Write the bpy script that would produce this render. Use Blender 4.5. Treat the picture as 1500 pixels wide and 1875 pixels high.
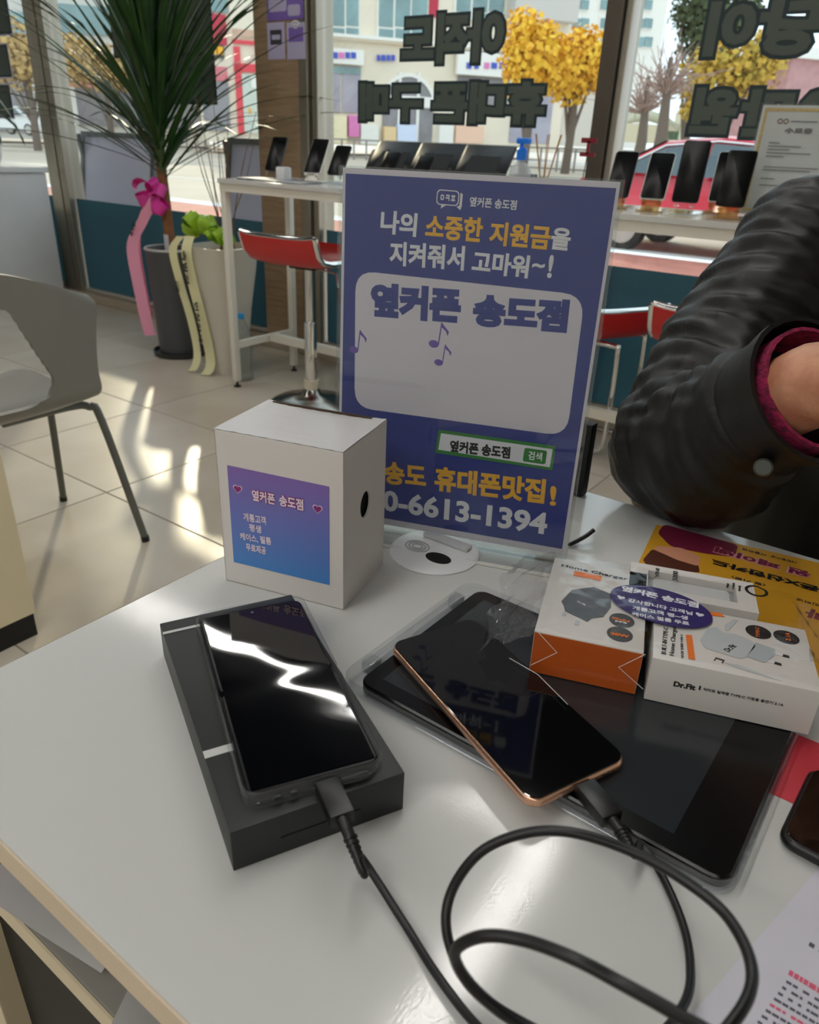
import bpy, bmesh, math, random
import numpy as np
from mathutils import Matrix, Vector
random.seed(7); rng = np.random.default_rng(7)
for o in list(bpy.data.objects): bpy.data.objects.remove(o)
SC = bpy.context.scene; COL = SC.collection
# ------------------------------------------------------------------ camera
FPX = 1366.0; CX, CY = 750.0, 937.5; EYE = 1.075           # focal length in pixels of the 1500x1875 frame, eye height in metres
RW = np.array([[0.80854072, 0.28835499, -0.51294571],       # world X, Y, Z axes in camera axes (right, down, forward)
               [0.58716279, -0.33794411, 0.73554989],
               [0.0387525, -0.89590467, -0.44255289]])
CAM = np.array([0.0, 0.0, EYE])
cd = bpy.data.cameras.new('camera'); cam = bpy.data.objects.new('camera', cd); COL.objects.link(cam)
cd.sensor_fit = 'HORIZONTAL'; cd.sensor_width = 36.0; cd.lens = 36.0 * FPX / 1500.0
cd.clip_start = 0.02; cd.clip_end = 600
cam.matrix_world = Matrix([[RW[i][0], -RW[i][1], -RW[i][2], CAM[i]] for i in range(3)] + [[0, 0, 0, 1]])
cd.dof.use_dof = True; cd.dof.focus_distance = 0.60; cd.dof.aperture_fstop = 16.0
SC.camera = cam
# ------------------------------------------------------------------ light
SUN_AZ, SUN_EL = math.radians(-39.5), math.radians(22.5)    # heading the light travels in, height of the sun
W = bpy.data.worlds.new('hazy_sky'); SC.world = W; W.use_nodes = True
W.node_tree.nodes['Background'].inputs[0].default_value = (0.80, 0.90, 1.0, 1)
W.node_tree.nodes['Background'].inputs[1].default_value = 2.3
sd = bpy.data.lights.new('sun', 'SUN'); sd.energy = 2.6; sd.color = (1.0, 0.83, 0.60); sd.angle = math.radians(1.6)
sun = bpy.data.objects.new('sun', sd); COL.objects.link(sun)
sun.rotation_euler = Vector((math.cos(SUN_AZ) * math.cos(SUN_EL), math.sin(SUN_AZ) * math.cos(SUN_EL), -math.sin(SUN_EL))).to_track_quat('-Z', 'Y').to_euler()
SC.view_settings.view_transform = 'Standard'; SC.view_settings.look = 'None'
SC.view_settings.gamma = 1.0; SC.view_settings.use_curve_mapping = False
SC.view_settings.exposure = -0.34
LAMP = 36.0                                                  # brightness of the ceiling line lights
# ------------------------------------------------------------------ pixel -> place
def ray(px, py):
    return RW @ np.array([px - CX, py - CY, FPX])
def atz(px, py, z):
    d = ray(px, py); return CAM + d * ((z - EYE) / d[2])
def aty(px, py, y):
    d = ray(px, py); return CAM + d * (y / d[1])
def atd(px, py, dist):
    d = ray(px, py); return CAM + d / np.linalg.norm(d) * dist
class Plane:                                                 # a flat face: origin, two unit axes
    def __init__(s, o, ex, ey):
        s.o = np.array(o, float); s.ex = np.array(ex, float); s.ey = np.array(ey, float); s.n = np.cross(s.ex, s.ey)
    def uv(s, px, py):
        d = ray(px, py); t = ((s.o - CAM) @ s.n) / (d @ s.n); q = CAM + t * d - s.o
        return np.array([q @ s.ex, q @ s.ey])
    def mat(s, u, v, ang=0, lift=0.0):
        c, sn = math.cos(ang), math.sin(ang)
        ax = s.ex * c + s.ey * sn; ay = -s.ex * sn + s.ey * c; p = s.o + s.ex * u + s.ey * v + s.n * lift
        return Matrix([[ax[i], ay[i], s.n[i], p[i]] for i in range(3)] + [[0, 0, 0, 1]])
# ------------------------------------------------------------------ materials
def lin(c):
    return tuple(((v / 255 + 0.055) / 1.055) ** 2.4 if v > 10.3 else v / 255 / 12.92 for v in c)
MATS = {}
def mat(name, rgb, rough=0.5, metal=0.0, coat=0.0, var=0.0, vscale=8.0, bump=0.0, bscale=60.0, spec=0.5, emit=0.0, stretch=None, rgb2=None, trans=0.0, subs=0.0):
    if name in MATS: return MATS[name]
    m = bpy.data.materials.new(name); m.use_nodes = True; nt = m.node_tree; b = nt.nodes['Principled BSDF']
    c = lin(rgb) + (1,)
    b.inputs['Base Color'].default_value = c; b.inputs['Roughness'].default_value = rough; b.inputs['Metallic'].default_value = metal
    b.inputs['Coat Weight'].default_value = coat; b.inputs['Coat Roughness'].default_value = 0.08
    b.inputs['Specular IOR Level'].default_value = spec
    if trans: b.inputs['Transmission Weight'].default_value = trans
    if subs:
        b.inputs['Subsurface Weight'].default_value = subs; b.inputs['Subsurface Radius'].default_value = (0.01, 0.004, 0.002)
    if emit:
        b.inputs['Emission Color'].default_value = c; b.inputs['Emission Strength'].default_value = emit
    if var or bump:
        tc = nt.nodes.new('ShaderNodeTexCoord'); src = tc.outputs['Object']
        if stretch:
            mp = nt.nodes.new('ShaderNodeMapping'); mp.inputs['Scale'].default_value = stretch; nt.links.new(src, mp.inputs[0]); src = mp.outputs[0]
    if var:
        n = nt.nodes.new('ShaderNodeTexNoise'); n.inputs['Scale'].default_value = vscale; n.inputs['Detail'].default_value = 5
        nt.links.new(src, n.inputs['Vector'])
        mx = nt.nodes.new('ShaderNodeMix'); mx.data_type = 'RGBA'
        c2 = lin(rgb2) + (1,) if rgb2 else tuple(v * (1 - var) for v in c[:3]) + (1,)
        mx.inputs['A'].default_value = c; mx.inputs['B'].default_value = c2
        rp = nt.nodes.new('ShaderNodeMapRange'); rp.inputs[1].default_value = 0.35; rp.inputs[2].default_value = 0.65
        nt.links.new(n.outputs[0], rp.inputs[0]); nt.links.new(rp.outputs[0], mx.inputs['Factor']); nt.links.new(mx.outputs['Result'], b.inputs['Base Color'])
    if bump:
        n2 = nt.nodes.new('ShaderNodeTexNoise'); n2.inputs['Scale'].default_value = bscale; n2.inputs['Detail'].default_value = 3
        nt.links.new(src, n2.inputs['Vector'])
        bp = nt.nodes.new('ShaderNodeBump'); bp.inputs['Strength'].default_value = bump; bp.inputs['Distance'].default_value = 0.002
        nt.links.new(n2.outputs[0], bp.inputs['Height']); nt.links.new(bp.outputs[0], b.inputs['Normal'])
    MATS[name] = m; return m
def clear(name, tint=(250, 250, 250), rough=0.03, ior=1.45, haze=0.0, hazecol=(230, 230, 230), bump=0.0, bscale=40):
    if name in MATS: return MATS[name]
    m = bpy.data.materials.new(name); m.use_nodes = True; nt = m.node_tree
    for n in list(nt.nodes): nt.nodes.remove(n)
    out = nt.nodes.new('ShaderNodeOutputMaterial'); tr = nt.nodes.new('ShaderNodeBsdfTransparent'); gl = nt.nodes.new('ShaderNodeBsdfGlossy')
    fr = nt.nodes.new('ShaderNodeFresnel'); fr.inputs[0].default_value = ior; mx = nt.nodes.new('ShaderNodeMixShader')
    ge = nt.nodes.new('ShaderNodeNewGeometry'); mr = nt.nodes.new('ShaderNodeMapRange'); mr.inputs[3].default_value = ior; mr.inputs[4].default_value = 1.0 / ior   # thin sheet: same mirror on both faces
    nt.links.new(ge.outputs['Backfacing'], mr.inputs[0]); nt.links.new(mr.outputs[0], fr.inputs[0])
    tr.inputs[0].default_value = lin(tint) + (1,); gl.inputs['Roughness'].default_value = rough
    base = tr.outputs[0]
    if haze:
        df = nt.nodes.new('ShaderNodeBsdfDiffuse'); df.inputs[0].default_value = lin(hazecol) + (1,)
        m2 = nt.nodes.new('ShaderNodeMixShader'); m2.inputs[0].default_value = haze
        nt.links.new(base, m2.inputs[1]); nt.links.new(df.outputs[0], m2.inputs[2]); base = m2.outputs[0]
    if bump:
        tc = nt.nodes.new('ShaderNodeTexCoord'); n2 = nt.nodes.new('ShaderNodeTexNoise'); n2.inputs['Scale'].default_value = bscale
        nt.links.new(tc.outputs['Object'], n2.inputs['Vector']); bp = nt.nodes.new('ShaderNodeBump'); bp.inputs['Strength'].default_value = bump; bp.inputs['Distance'].default_value = 0.004
        nt.links.new(n2.outputs[0], bp.inputs['Height']); nt.links.new(bp.outputs[0], gl.inputs['Normal']); nt.links.new(bp.outputs[0], fr.inputs['Normal'])
    nt.links.new(fr.outputs[0], mx.inputs[0]); nt.links.new(base, mx.inputs[1]); nt.links.new(gl.outputs[0], mx.inputs[2]); nt.links.new(mx.outputs[0], out.inputs[0])
    MATS[name] = m; return m
# ------------------------------------------------------------------ mesh helpers
class MB:
    def __init__(s): s.v = []; s.f = []
    def add(s, vs, fs, M=None):
        n = len(s.v)
        if M is not None: vs = [M @ Vector(v) for v in vs]
        s.v += [tuple(map(float, v)) for v in vs]; s.f += [tuple(i + n for i in f) for f in fs]; return s
    def box(s, c, d, M=None):
        x, y, z = c; a, b, e = d[0] / 2, d[1] / 2, d[2] / 2
        return s.add([(x + i * a, y + j * b, z + k * e) for k in (-1, 1) for j in (-1, 1) for i in (-1, 1)],
                     [(0, 2, 3, 1), (4, 5, 7, 6), (0, 1, 5, 4), (2, 6, 7, 3), (0, 4, 6, 2), (1, 3, 7, 5)], M)
    def span(s, x0, x1, y0, y1, z0, z1, M=None):
        return s.box(((x0 + x1) / 2, (y0 + y1) / 2, (z0 + z1) / 2), (x1 - x0, y1 - y0, z1 - z0), M)
    def bbox(s, c, d, b=0.002, M=None):                      # box with chamfered edges
        bm = bmesh.new(); bmesh.ops.create_cube(bm, size=1)
        for v in bm.verts: v.co = Vector((v.co.x * d[0] + c[0], v.co.y * d[1] + c[1], v.co.z * d[2] + c[2]))
        bmesh.ops.bevel(bm, geom=bm.edges[:], offset=b, segments=2, profile=0.6, affect='EDGES')
        bm.verts.index_update(); s.add([v.co for v in bm.verts], [[v.index for v in f.verts] for f in bm.faces], M); bm.free(); return s
    def tube(s, path, r, n=10, caps=True, M=None, flat=1.0):
        P = [np.array(p, float) for p in path]; m = len(P); rs = r if hasattr(r, '__len__') else [r] * m
        T = [P[min(i + 1, m - 1)] - P[max(i - 1, 0)] for i in range(m)]; T = [t / (np.linalg.norm(t) + 1e-12) for t in T]
        a = np.array([0, 0, 1.0]) if abs(T[0][2]) < 0.9 else np.array([1.0, 0, 0]); N = np.cross(T[0], a); N /= np.linalg.norm(N)
        vs = []
        for i in range(m):
            N = N - (N @ T[i]) * T[i]; N /= np.linalg.norm(N) + 1e-12; B = np.cross(T[i], N)
            vs += [P[i] + rs[i] * (math.cos(2 * math.pi * k / n) * N + flat * math.sin(2 * math.pi * k / n) * B) for k in range(n)]
        fs = [(i * n + k, i * n + (k + 1) % n, (i + 1) * n + (k + 1) % n, (i + 1) * n + k) for i in range(m - 1) for k in range(n)]
        if caps: fs += [tuple(range(n - 1, -1, -1)), tuple((m - 1) * n + k for k in range(n))]
        return s.add(vs, fs, M)
    def lathe(s, prof, n=28, M=None, cap=True, sx=1.0, sy=1.0):
        vs = [(r * math.cos(2 * math.pi * k / n) * sx, r * math.sin(2 * math.pi * k / n) * sy, z) for r, z in prof for k in range(n)]; m = len(prof)
        fs = [(i * n + k, i * n + (k + 1) % n, (i + 1) * n + (k + 1) % n, (i + 1) * n + k) for i in range(m - 1) for k in range(n)]
        if cap: fs += [tuple(range(n - 1, -1, -1)), tuple((m - 1) * n + k for k in range(n))]
        return s.add(vs, fs, M)
    def rings(s, rs, M=None, caps=True):                     # loft of equal rings of points
        n = len(rs[0]); vs = [p for r in rs for p in r]; m = len(rs)
        fs = [(i * n + k, i * n + (k + 1) % n, (i + 1) * n + (k + 1) % n, (i + 1) * n + k) for i in range(m - 1) for k in range(n)]
        if caps: fs += [tuple(range(n - 1, -1, -1)), tuple((m - 1) * n + k for k in range(n))]
        return s.add(vs, fs, M)
    def rprism(s, w, d, h, r, bev=0.0008, M=None, seg=6, z0=0.0):   # rounded-rectangle slab, centred in x and y
        rs = [[(x, y, z) for x, y in rrect(w - 2 * i, d - 2 * i, max(r - i, 1e-5), seg)] for i, z in ((bev, z0), (0, z0 + bev), (0, z0 + h - bev), (bev, z0 + h))]
        return s.rings(rs, M)
    def prism(s, poly, z0, z1, M=None):
        return s.rings([[(x, y, z0) for x, y in poly], [(x, y, z1) for x, y in poly]], M)
    def grid(s, P, M=None):                                  # P[i][j] -> point
        a, b = len(P), len(P[0])
        return s.add([p for r in P for p in r], [(i * b + j, i * b + j + 1, (i + 1) * b + j + 1, (i + 1) * b + j) for i in range(a - 1) for j in range(b - 1)], M)
def rrect(w, d, r, seg=6):
    out = []
    for cx, cy, a0 in ((w / 2 - r, d / 2 - r, 0), (-w / 2 + r, d / 2 - r, 90), (-w / 2 + r, -d / 2 + r, 180), (w / 2 - r, -d / 2 + r, 270)):
        for k in range(seg + 1):
            a = math.radians(a0 + 90 * k / seg); out.append((cx + r * math.cos(a), cy + r * math.sin(a)))
    return out
def mesh_of(mb, name):
    me = bpy.data.meshes.new(name); me.from_pydata(mb.v, [], mb.f); me.update(); return me
ROOT = {}
def tag(o, label=None, cat=None, group=None, kind=None):
    for k, v in (('label', label), ('category', cat), ('group', group), ('kind', kind)):
        if v: o[k] = v
    return o
def obj(name, mb, m, parent=None, smooth=None, world=True):
    me = mb if isinstance(mb, bpy.types.Mesh) else mesh_of(mb, name)
    o = bpy.data.objects.new(name, me); COL.objects.link(o)
    if m is not None: me.materials.clear(); me.materials.append(m)
    if parent is not None:
        if world: me.transform(ROOT[parent].inverted())
        o.parent = parent
        ROOT[o] = ROOT[parent]
    else: ROOT[o] = Matrix.Identity(4)
    if smooth is not None:
        me.shade_smooth(); me.set_sharp_from_angle(angle=math.radians(smooth))
    return o
def thing(name, label=None, cat=None, loc=(0, 0, 0), rz=0.0, group=None, kind=None, M=None):
    o = bpy.data.objects.new(name, None); COL.objects.link(o); o.empty_display_size = 0.05
    M = M if M is not None else Matrix.Translation(Vector([float(v) for v in loc])) @ Matrix.Rotation(rz, 4, 'Z')
    o.matrix_world = M; ROOT[o] = M; return tag(o, label, cat, group, kind)
def single(name, mb, m, label, cat, group=None, smooth=None, base=None):
    """one-mesh thing with its origin at its base"""
    me = mesh_of(mb, name); a = np.array(mb.v)
    b = Vector(base) if base is not None else Vector((*(a[:, :2].mean(0)), a[:, 2].min()))
    me.transform(Matrix.Translation(-b)); o = obj(name, me, m, None, smooth); o.location = b; return tag(o, label, cat, group)
def dup(root, M, label=None, group=None):
    r = root.copy(); COL.objects.link(r); r.matrix_world = M
    if label: r['label'] = label
    if group: r['group'] = group
    for ch in root.children:
        c = ch.copy(); COL.objects.link(c); c.parent = r
        for g in ch.children:
            d = g.copy(); COL.objects.link(d); d.parent = c
    return r
def TR(x, y, z, rz=0.0): return Matrix.Translation((x, y, z)) @ Matrix.Rotation(rz, 4, 'Z')
def spline(pts, n=8):                                        # Catmull-Rom through points
    P = [np.array(p, float) for p in pts]; P = [2 * P[0] - P[1]] + P + [2 * P[-1] - P[-2]]; out = []
    for i in range(1, len(P) - 2):
        a, b, c, d = P[i - 1:i + 3]
        for k in range(n):
            t = k / n; out.append(0.5 * (2 * b + (c - a) * t + (2 * a - 5 * b + 4 * c - d) * t * t + (3 * b - a - 3 * c + d) * t ** 3))
    return out + [P[-2]]
def text_mesh(s, w, h, bold=0.0, thick=0.0003, res=3):
    """flat lettering, w x h metres, centred; bold = stroke swelling as a share of the letter size"""
    c = bpy.data.curves.new('lettering', 'FONT'); c.body = s; c.size = 1.0; c.resolution_u = res; c.bevel_depth = bold; c.bevel_resolution = 0
    if not bold: c.extrude = 0.002
    o = bpy.data.objects.new('lettering', c); me = bpy.data.meshes.new_from_object(o); bpy.data.objects.remove(o); bpy.data.curves.remove(c)
    a = np.zeros(len(me.vertices) * 3); me.vertices.foreach_get('co', a); a = a.reshape(-1, 3)
    lo, hi = a.min(0), a.max(0); a -= (lo + hi) / 2; sz = hi - lo
    a *= np.array([w / sz[0], h / sz[1], thick / max(sz[2], 1e-9)]); me.vertices.foreach_set('co', a.ravel()); me.update(); me.shade_flat(); return me
def lettering(parent, s, pl, a, b, hpx, m, bold=0.03, lift=0.0004, k=1.0, name='lettering', flip=False):
    """letters on a Plane between the pixels a (middle of the left end) and b (middle of the right end), hpx pixels tall"""
    p, q = pl.uv(*a), pl.uv(*b); d = q - p; w = float(np.linalg.norm(d)); pix = math.hypot(b[0] - a[0], b[1] - a[1])
    me = text_mesh(s, w, hpx * w / pix * k, bold); me.transform(pl.mat(*((p + q) / 2), math.atan2(d[1], d[0]), lift))
    return obj(name, me, m, parent)
def decal(parent, name, pl, pxs, m, lift=0.0002, thick=0.0002, smooth_r=0.0):
    """flat printed patch on a Plane with corners at pixels"""
    P = [pl.uv(*p) for p in pxs]
    if sum(P[i][0] * P[(i + 1) % len(P)][1] - P[(i + 1) % len(P)][0] * P[i][1] for i in range(len(P))) < 0: P = P[::-1]
    if smooth_r:
        out = []
        n = len(P)
        for i in range(n):
            a, b, c = P[i - 1], P[i], P[(i + 1) % n]; u = (a - b) / np.linalg.norm(a - b); v = (c - b) / np.linalg.norm(c - b)
            for t in np.linspace(0, 1, 6): out.append((1 - t) ** 2 * (b + u * smooth_r) + 2 * t * (1 - t) * b + t * t * (b + v * smooth_r))
        P = out
    mb = MB().prism([tuple(p) for p in P], 0, thick, pl.mat(0, 0, 0, lift)); return obj(name, mb, m, parent)
def bake(mb_or_data, mods, name):
    me = bpy.data.meshes.new(name); v, e, f = mb_or_data; me.from_pydata(v, e, f); o = bpy.data.objects.new(name, me); COL.objects.link(o)
    mods(o); dg = bpy.context.evaluated_depsgraph_get(); dg.update(); r = bpy.data.meshes.new_from_object(o.evaluated_get(dg)); bpy.data.objects.remove(o); return r
# ------------------------------------------------------------------ palette
WHITE = mat('white_paint', (232, 230, 224), 0.6, var=0.04)
LAMINATE = mat('white_laminate', (206, 207, 204), 0.10, bump=0.022, bscale=700, spec=0.55)
EDGE = mat('beige_edge_band', (222, 204, 178), 0.5, var=0.06)
STEEL = mat('brushed_mullion_steel', (168, 160, 146), 0.35, 0.75, var=0.15, vscale=3, stretch=(8, 8, 0.6))
DARKSTEEL = mat('bronze_mullion', (92, 84, 74), 0.45, 0.6, var=0.1)
CHROME = mat('chrome', (225, 225, 225), 0.08, 1.0)
BLACKP = mat('black_plastic', (14, 14, 15), 0.35)
BLACKM = mat('matt_black', (12, 12, 12), 0.6)
BLACKGLASS = mat('black_glass', (5, 5, 6), 0.04, spec=0.6)
GREYMETAL = mat('grey_leg_paint', (104, 106, 100), 0.4, 0.3)
WHITESTEEL = mat('white_table_steel', (224, 220, 208), 0.4)
GLASS = clear('window_glass', (246, 250, 248), 0.0, 1.45)
ACRYLIC = clear('acrylic', (248, 250, 250), 0.02, 1.45, 0.012, (235, 235, 235))
def film_mat():
    m = bpy.data.materials.new('teal_privacy_film'); m.use_nodes = True; nt = m.node_tree
    for n in list(nt.nodes): nt.nodes.remove(n)
    N = nt.nodes.new; out, df, tl, tr, a, b = N('ShaderNodeOutputMaterial'), N('ShaderNodeBsdfDiffuse'), N('ShaderNodeBsdfTranslucent'), N('ShaderNodeBsdfTransparent'), N('ShaderNodeMixShader'), N('ShaderNodeMixShader')
    df.inputs[0].default_value = lin((100, 138, 150)) + (1,); tl.inputs[0].default_value = lin((98, 130, 140)) + (1,); tr.inputs[0].default_value = lin((70, 96, 106)) + (1,)
    a.inputs[0].default_value = 0.62; b.inputs[0].default_value = 0.10
    nt.links.new(df.outputs[0], a.inputs[1]); nt.links.new(tl.outputs[0], a.inputs[2]); nt.links.new(a.outputs[0], b.inputs[1]); nt.links.new(tr.outputs[0], b.inputs[2]); nt.links.new(b.outputs[0], out.inputs[0]); return m
FILM = film_mat()
LETTER_OUT = mat('letter_film_edge', (26, 46, 50), 0.6)
LETTER_IN = mat('letter_film_face', (74, 84, 76), 0.6)
PINK = mat('pink_satin', (232, 60, 170), 0.4, var=0.15); PINKPALE = mat('pale_pink_ribbon', (238, 160, 190), 0.45)
# ------------------------------------------------------------------ room shell
YW = 3.07; XL, XR, YB, ZC = -6.4, 2.6, -3.2, 2.6; T = 0.62
def struct(name, mb, m, parent=None, smooth=None):
    o = obj(name, mb, m, parent, smooth)
    if parent is None: o['kind'] = 'structure'
    return o
GROUT = mat('floor_grout', (150, 140, 124), 0.8)
TILE = mat('glazed_floor_tile', (206, 198, 184), 0.28, var=0.10, vscale=2.2, bump=0.03, bscale=25, rgb2=(190, 178, 160))
floor = struct('floor', MB().span(XL, XR, YB, YW + 0.1, -0.05, -0.002), GROUT)
i0, i1 = math.floor((XL + 2.10) / T), math.ceil((XR + 2.10) / T)
tile_me = None
for i in range(-7, 8):
    for j in range(-8, 3):
        cx, cy = -2.10 + (i + 0.5) * T, 1.25 + (j + 0.5) * T
        x0, x1, y0, y1 = max(cx - T / 2, XL), min(cx + T / 2, XR), max(cy - T / 2, YB), min(cy + T / 2, YW)
        if x1 - x0 < 0.02 or y1 - y0 < 0.02: continue
        full = x1 - x0 > T - 1e-6 and y1 - y0 > T - 1e-6
        if full and tile_me is not None: o = bpy.data.objects.new('floor_tile', tile_me); COL.objects.link(o); o.parent = floor; ROOT[o] = Matrix.Identity(4)
        else:
            o = obj('floor_tile', MB().bbox((0, 0, -0.006), (x1 - x0 - 0.005, y1 - y0 - 0.005, 0.012), 0.0012), TILE, floor, world=False)
            if full: tile_me = o.data
        o.location = ((x0 + x1) / 2, (y0 + y1) / 2, 0)
struct('ceiling', MB().span(XL, XR, YB, YW + 0.2, ZC, ZC + 0.1), mat('dark_ceiling', (36, 38, 44), 0.8))
struct('wall_left', MB().span(XL - 0.1, XL, YB, YW + 0.2, 0, ZC), WHITE)
struct('wall_right', MB().span(XR, XR + 0.1, YB, YW + 0.2, 0, ZC), WHITE)
struct('wall_back', MB().span(XL, XR, YB - 0.1, YB, 0, ZC), WHITE)
struct('wall_front', MB().span(XL, XR, YW - 0.06, YW + 0.12, 2.42, ZC), STEEL)
SILL = mat('stone_sill', (172, 160, 140), 0.5, var=0.12)
struct('baseboard_front', MB().bbox(((XL + XR) / 2, YW - 0.03, 0.03), (XR - XL, 0.09, 0.06), 0.004), SILL)
# mullions and the wood-clad column between the panes
def mullion(x0, x1, y0, y1, m, n):
    struct('trim_%d' % n, MB().bbox(((x0 + x1) / 2, (y0 + y1) / 2, 1.24), (x1 - x0, y1 - y0, 2.36), 0.004), m)
mullion(-5.17, -5.05, YW - 0.05, YW + 0.07, STEEL, 1); mullion(-5.035, -4.97, YW - 0.05, YW + 0.07, STEEL, 2)
struct('trim_3', MB().bbox((-5.042, YW + 0.01, 1.24), (0.02, 0.07, 2.36), 0.002), BLACKM)
WOOD = mat('wood_cladding', (156, 132, 104), 0.5, var=1, vscale=5, stretch=(1.5, 1.5, 14), rgb2=(136, 112, 86))
struct('trim_4', MB().bbox((-2.99, YW + 0.04, 1.24), (0.29, 0.22, 2.36), 0.004), WOOD)
mullion(-2.842, -2.79, YW - 0.07, YW + 0.07, STEEL, 5); mullion(-2.78, -2.745, YW - 0.05, YW + 0.07, STEEL, 6)
mullion(-1.33, -1.265, YW - 0.06, YW + 0.08, DARKSTEEL, 7); mullion(-1.262, -1.235, YW - 0.04, YW + 0.06, STEEL, 8)
mullion(0.30, 0.38, YW - 0.06, YW + 0.08, DARKSTEEL, 9); mullion(1.75, 1.83, YW - 0.06, YW + 0.08, DARKSTEEL, 10)
FRAME = mat('window_bead', (196, 192, 182), 0.35, 0.5)
def window(n, x0, x1, film=True):
    w = thing('window_%d' % n, kind='structure', loc=((x0 + x1) / 2, YW, 0.06))
    obj('pane', MB().span(x0 + 0.01, x1 - 0.01, YW - 0.004, YW + 0.004, 0.08, 2.42), GLASS, w)
    if film: obj('film', MB().span(x0 + 0.012, x1 - 0.012, YW - 0.0065, YW - 0.0048, 0.085, 0.66), FILM, w)
    obj('sill_bead', MB().bbox(((x0 + x1) / 2, YW - 0.005, 0.075), (x1 - x0, 0.05, 0.022), 0.003), FRAME, w)
    obj('head_bead', MB().bbox(((x0 + x1) / 2, YW - 0.005, 2.41), (x1 - x0, 0.05, 0.03), 0.003), FRAME, w)
    return w
W1 = window(1, XL, -5.17); W2 = window(2, -4.97, -3.135); W3 = window(3, -2.745, -1.33); W4 = window(4, -1.235, 0.30); W5 = window(5, 0.38, 1.75); W6 = window(6, 1.83, XR)
HALO = mat('letter_film_halo', (208, 206, 222), 0.6)
def glass_text(w, s, x0, x1, z0, z1, bold=0.053, halo=False, yo=0.0):
    """film letters that read from the street, so they are mirrored in here; x0 is the left edge seen from inside"""
    for lay, (bd, m, y, grow) in enumerate(((bold * 2.1, LETTER_OUT, 0.0055, 0.0), (bold * 1.0, LETTER_IN, 0.0070, 0.012)) if not halo else
                                           ((bold * 3, HALO, 0.0050, 0.0), (bold * 2.1, LETTER_OUT, 0.0060, 0.008), (bold, LETTER_IN, 0.0072, 0.02))):
        me = text_mesh(s, x1 - x0 - 2 * grow, z1 - z0 - 2 * grow, bd, 0.0006)
        me.transform(Matrix([[-1, 0, 0, (x0 + x1) / 2], [0, 0, 1, YW - y - yo], [0, 1, 0, (z0 + z1) / 2], [0, 0, 0, 1]])); me.flip_normals() if False else None
        obj('film_lettering', me, m, w)
glass_text(W3, '아직도', -2.297, -1.764, 1.374, 1.578)
glass_text(W3, '휴대폰 구매', -2.532, -1.550, 1.150, 1.328)
glass_text(W4, '이', -0.985, -0.80, 1.375, 1.56); glass_text(W4, '당', -0.815, -0.60, 1.372, 1.56)
glass_text(W4, '원', -0.985, -0.80, 1.135, 1.305); glass_text(W4, '만', -0.815, -0.625, 1.13, 1.30); glass_text(W4, '0', -0.63, -0.48, 1.12, 1.30)
glass_text(W2, 'ㅁㅁㅁ', -4.36, -3.50, 1.45, 1.80, 0.12); glass_text(W2, 'ㅁㅁㅁ', -4.10, -3.50, 1.22, 1.46, 0.12)
glass_text(W1, 'ㅁ', -5.72, -5.40, 1.60, 1.86, 0.12, True); glass_text(W1, 'ㅁ', -5.82, -5.49, 1.36, 1.56, 0.12, True); glass_text(W1, 'ㅁ', -5.88, -5.55, 1.12, 1.33, 0.12, True)
# ceiling line lights: an L of slim LED profiles, and an added fill strip
LED = mat('led_diffuser', (255, 252, 246), 0.5, emit=LAMP); LED_FILL = mat('led_diffuser_dimmed', (255, 252, 246), 0.5, emit=LAMP * 1.5); LAMPBODY = mat('lamp_housing', (225, 225, 222), 0.4)
for nm, x0, x1, y0, y1, lb in (('line_lamp', -3.6, -0.59, 1.825, 1.875, 'long white LED line lamp on the ceiling running along the window'),
                               ('line_lamp', -0.65, -0.59, -1.2, 1.815, 'LED line lamp on the ceiling running over the desk toward the viewer'),
                               ('line_lamp', -3.6, -3.54, -1.2, 1.815, 'LED line lamp on the ceiling beyond the neighbouring desk'), ('line_lamp', -2.6, 2.0, -1.70, -1.64, 'LED line lamp on the ceiling along the back wall')):  # last strip is added out of view to brighten the surfaces facing the viewer
    t = thing(nm, lb, 'ceiling lamp', ((x0 + x1) / 2, (y0 + y1) / 2, ZC - 0.045), group='ceiling line lamps')
    obj('housing', MB().bbox(((x0 + x1) / 2, (y0 + y1) / 2, ZC - 0.018), (x1 - x0, y1 - y0, 0.036), 0.002), LAMPBODY, t)
    obj('diffuser', MB().span(x0 + 0.003, x1 - 0.003, y0 + 0.003, y1 - 0.003, ZC - 0.045, ZC - 0.0365), LED if y0 > -1.6 else LED_FILL, t)
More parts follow.
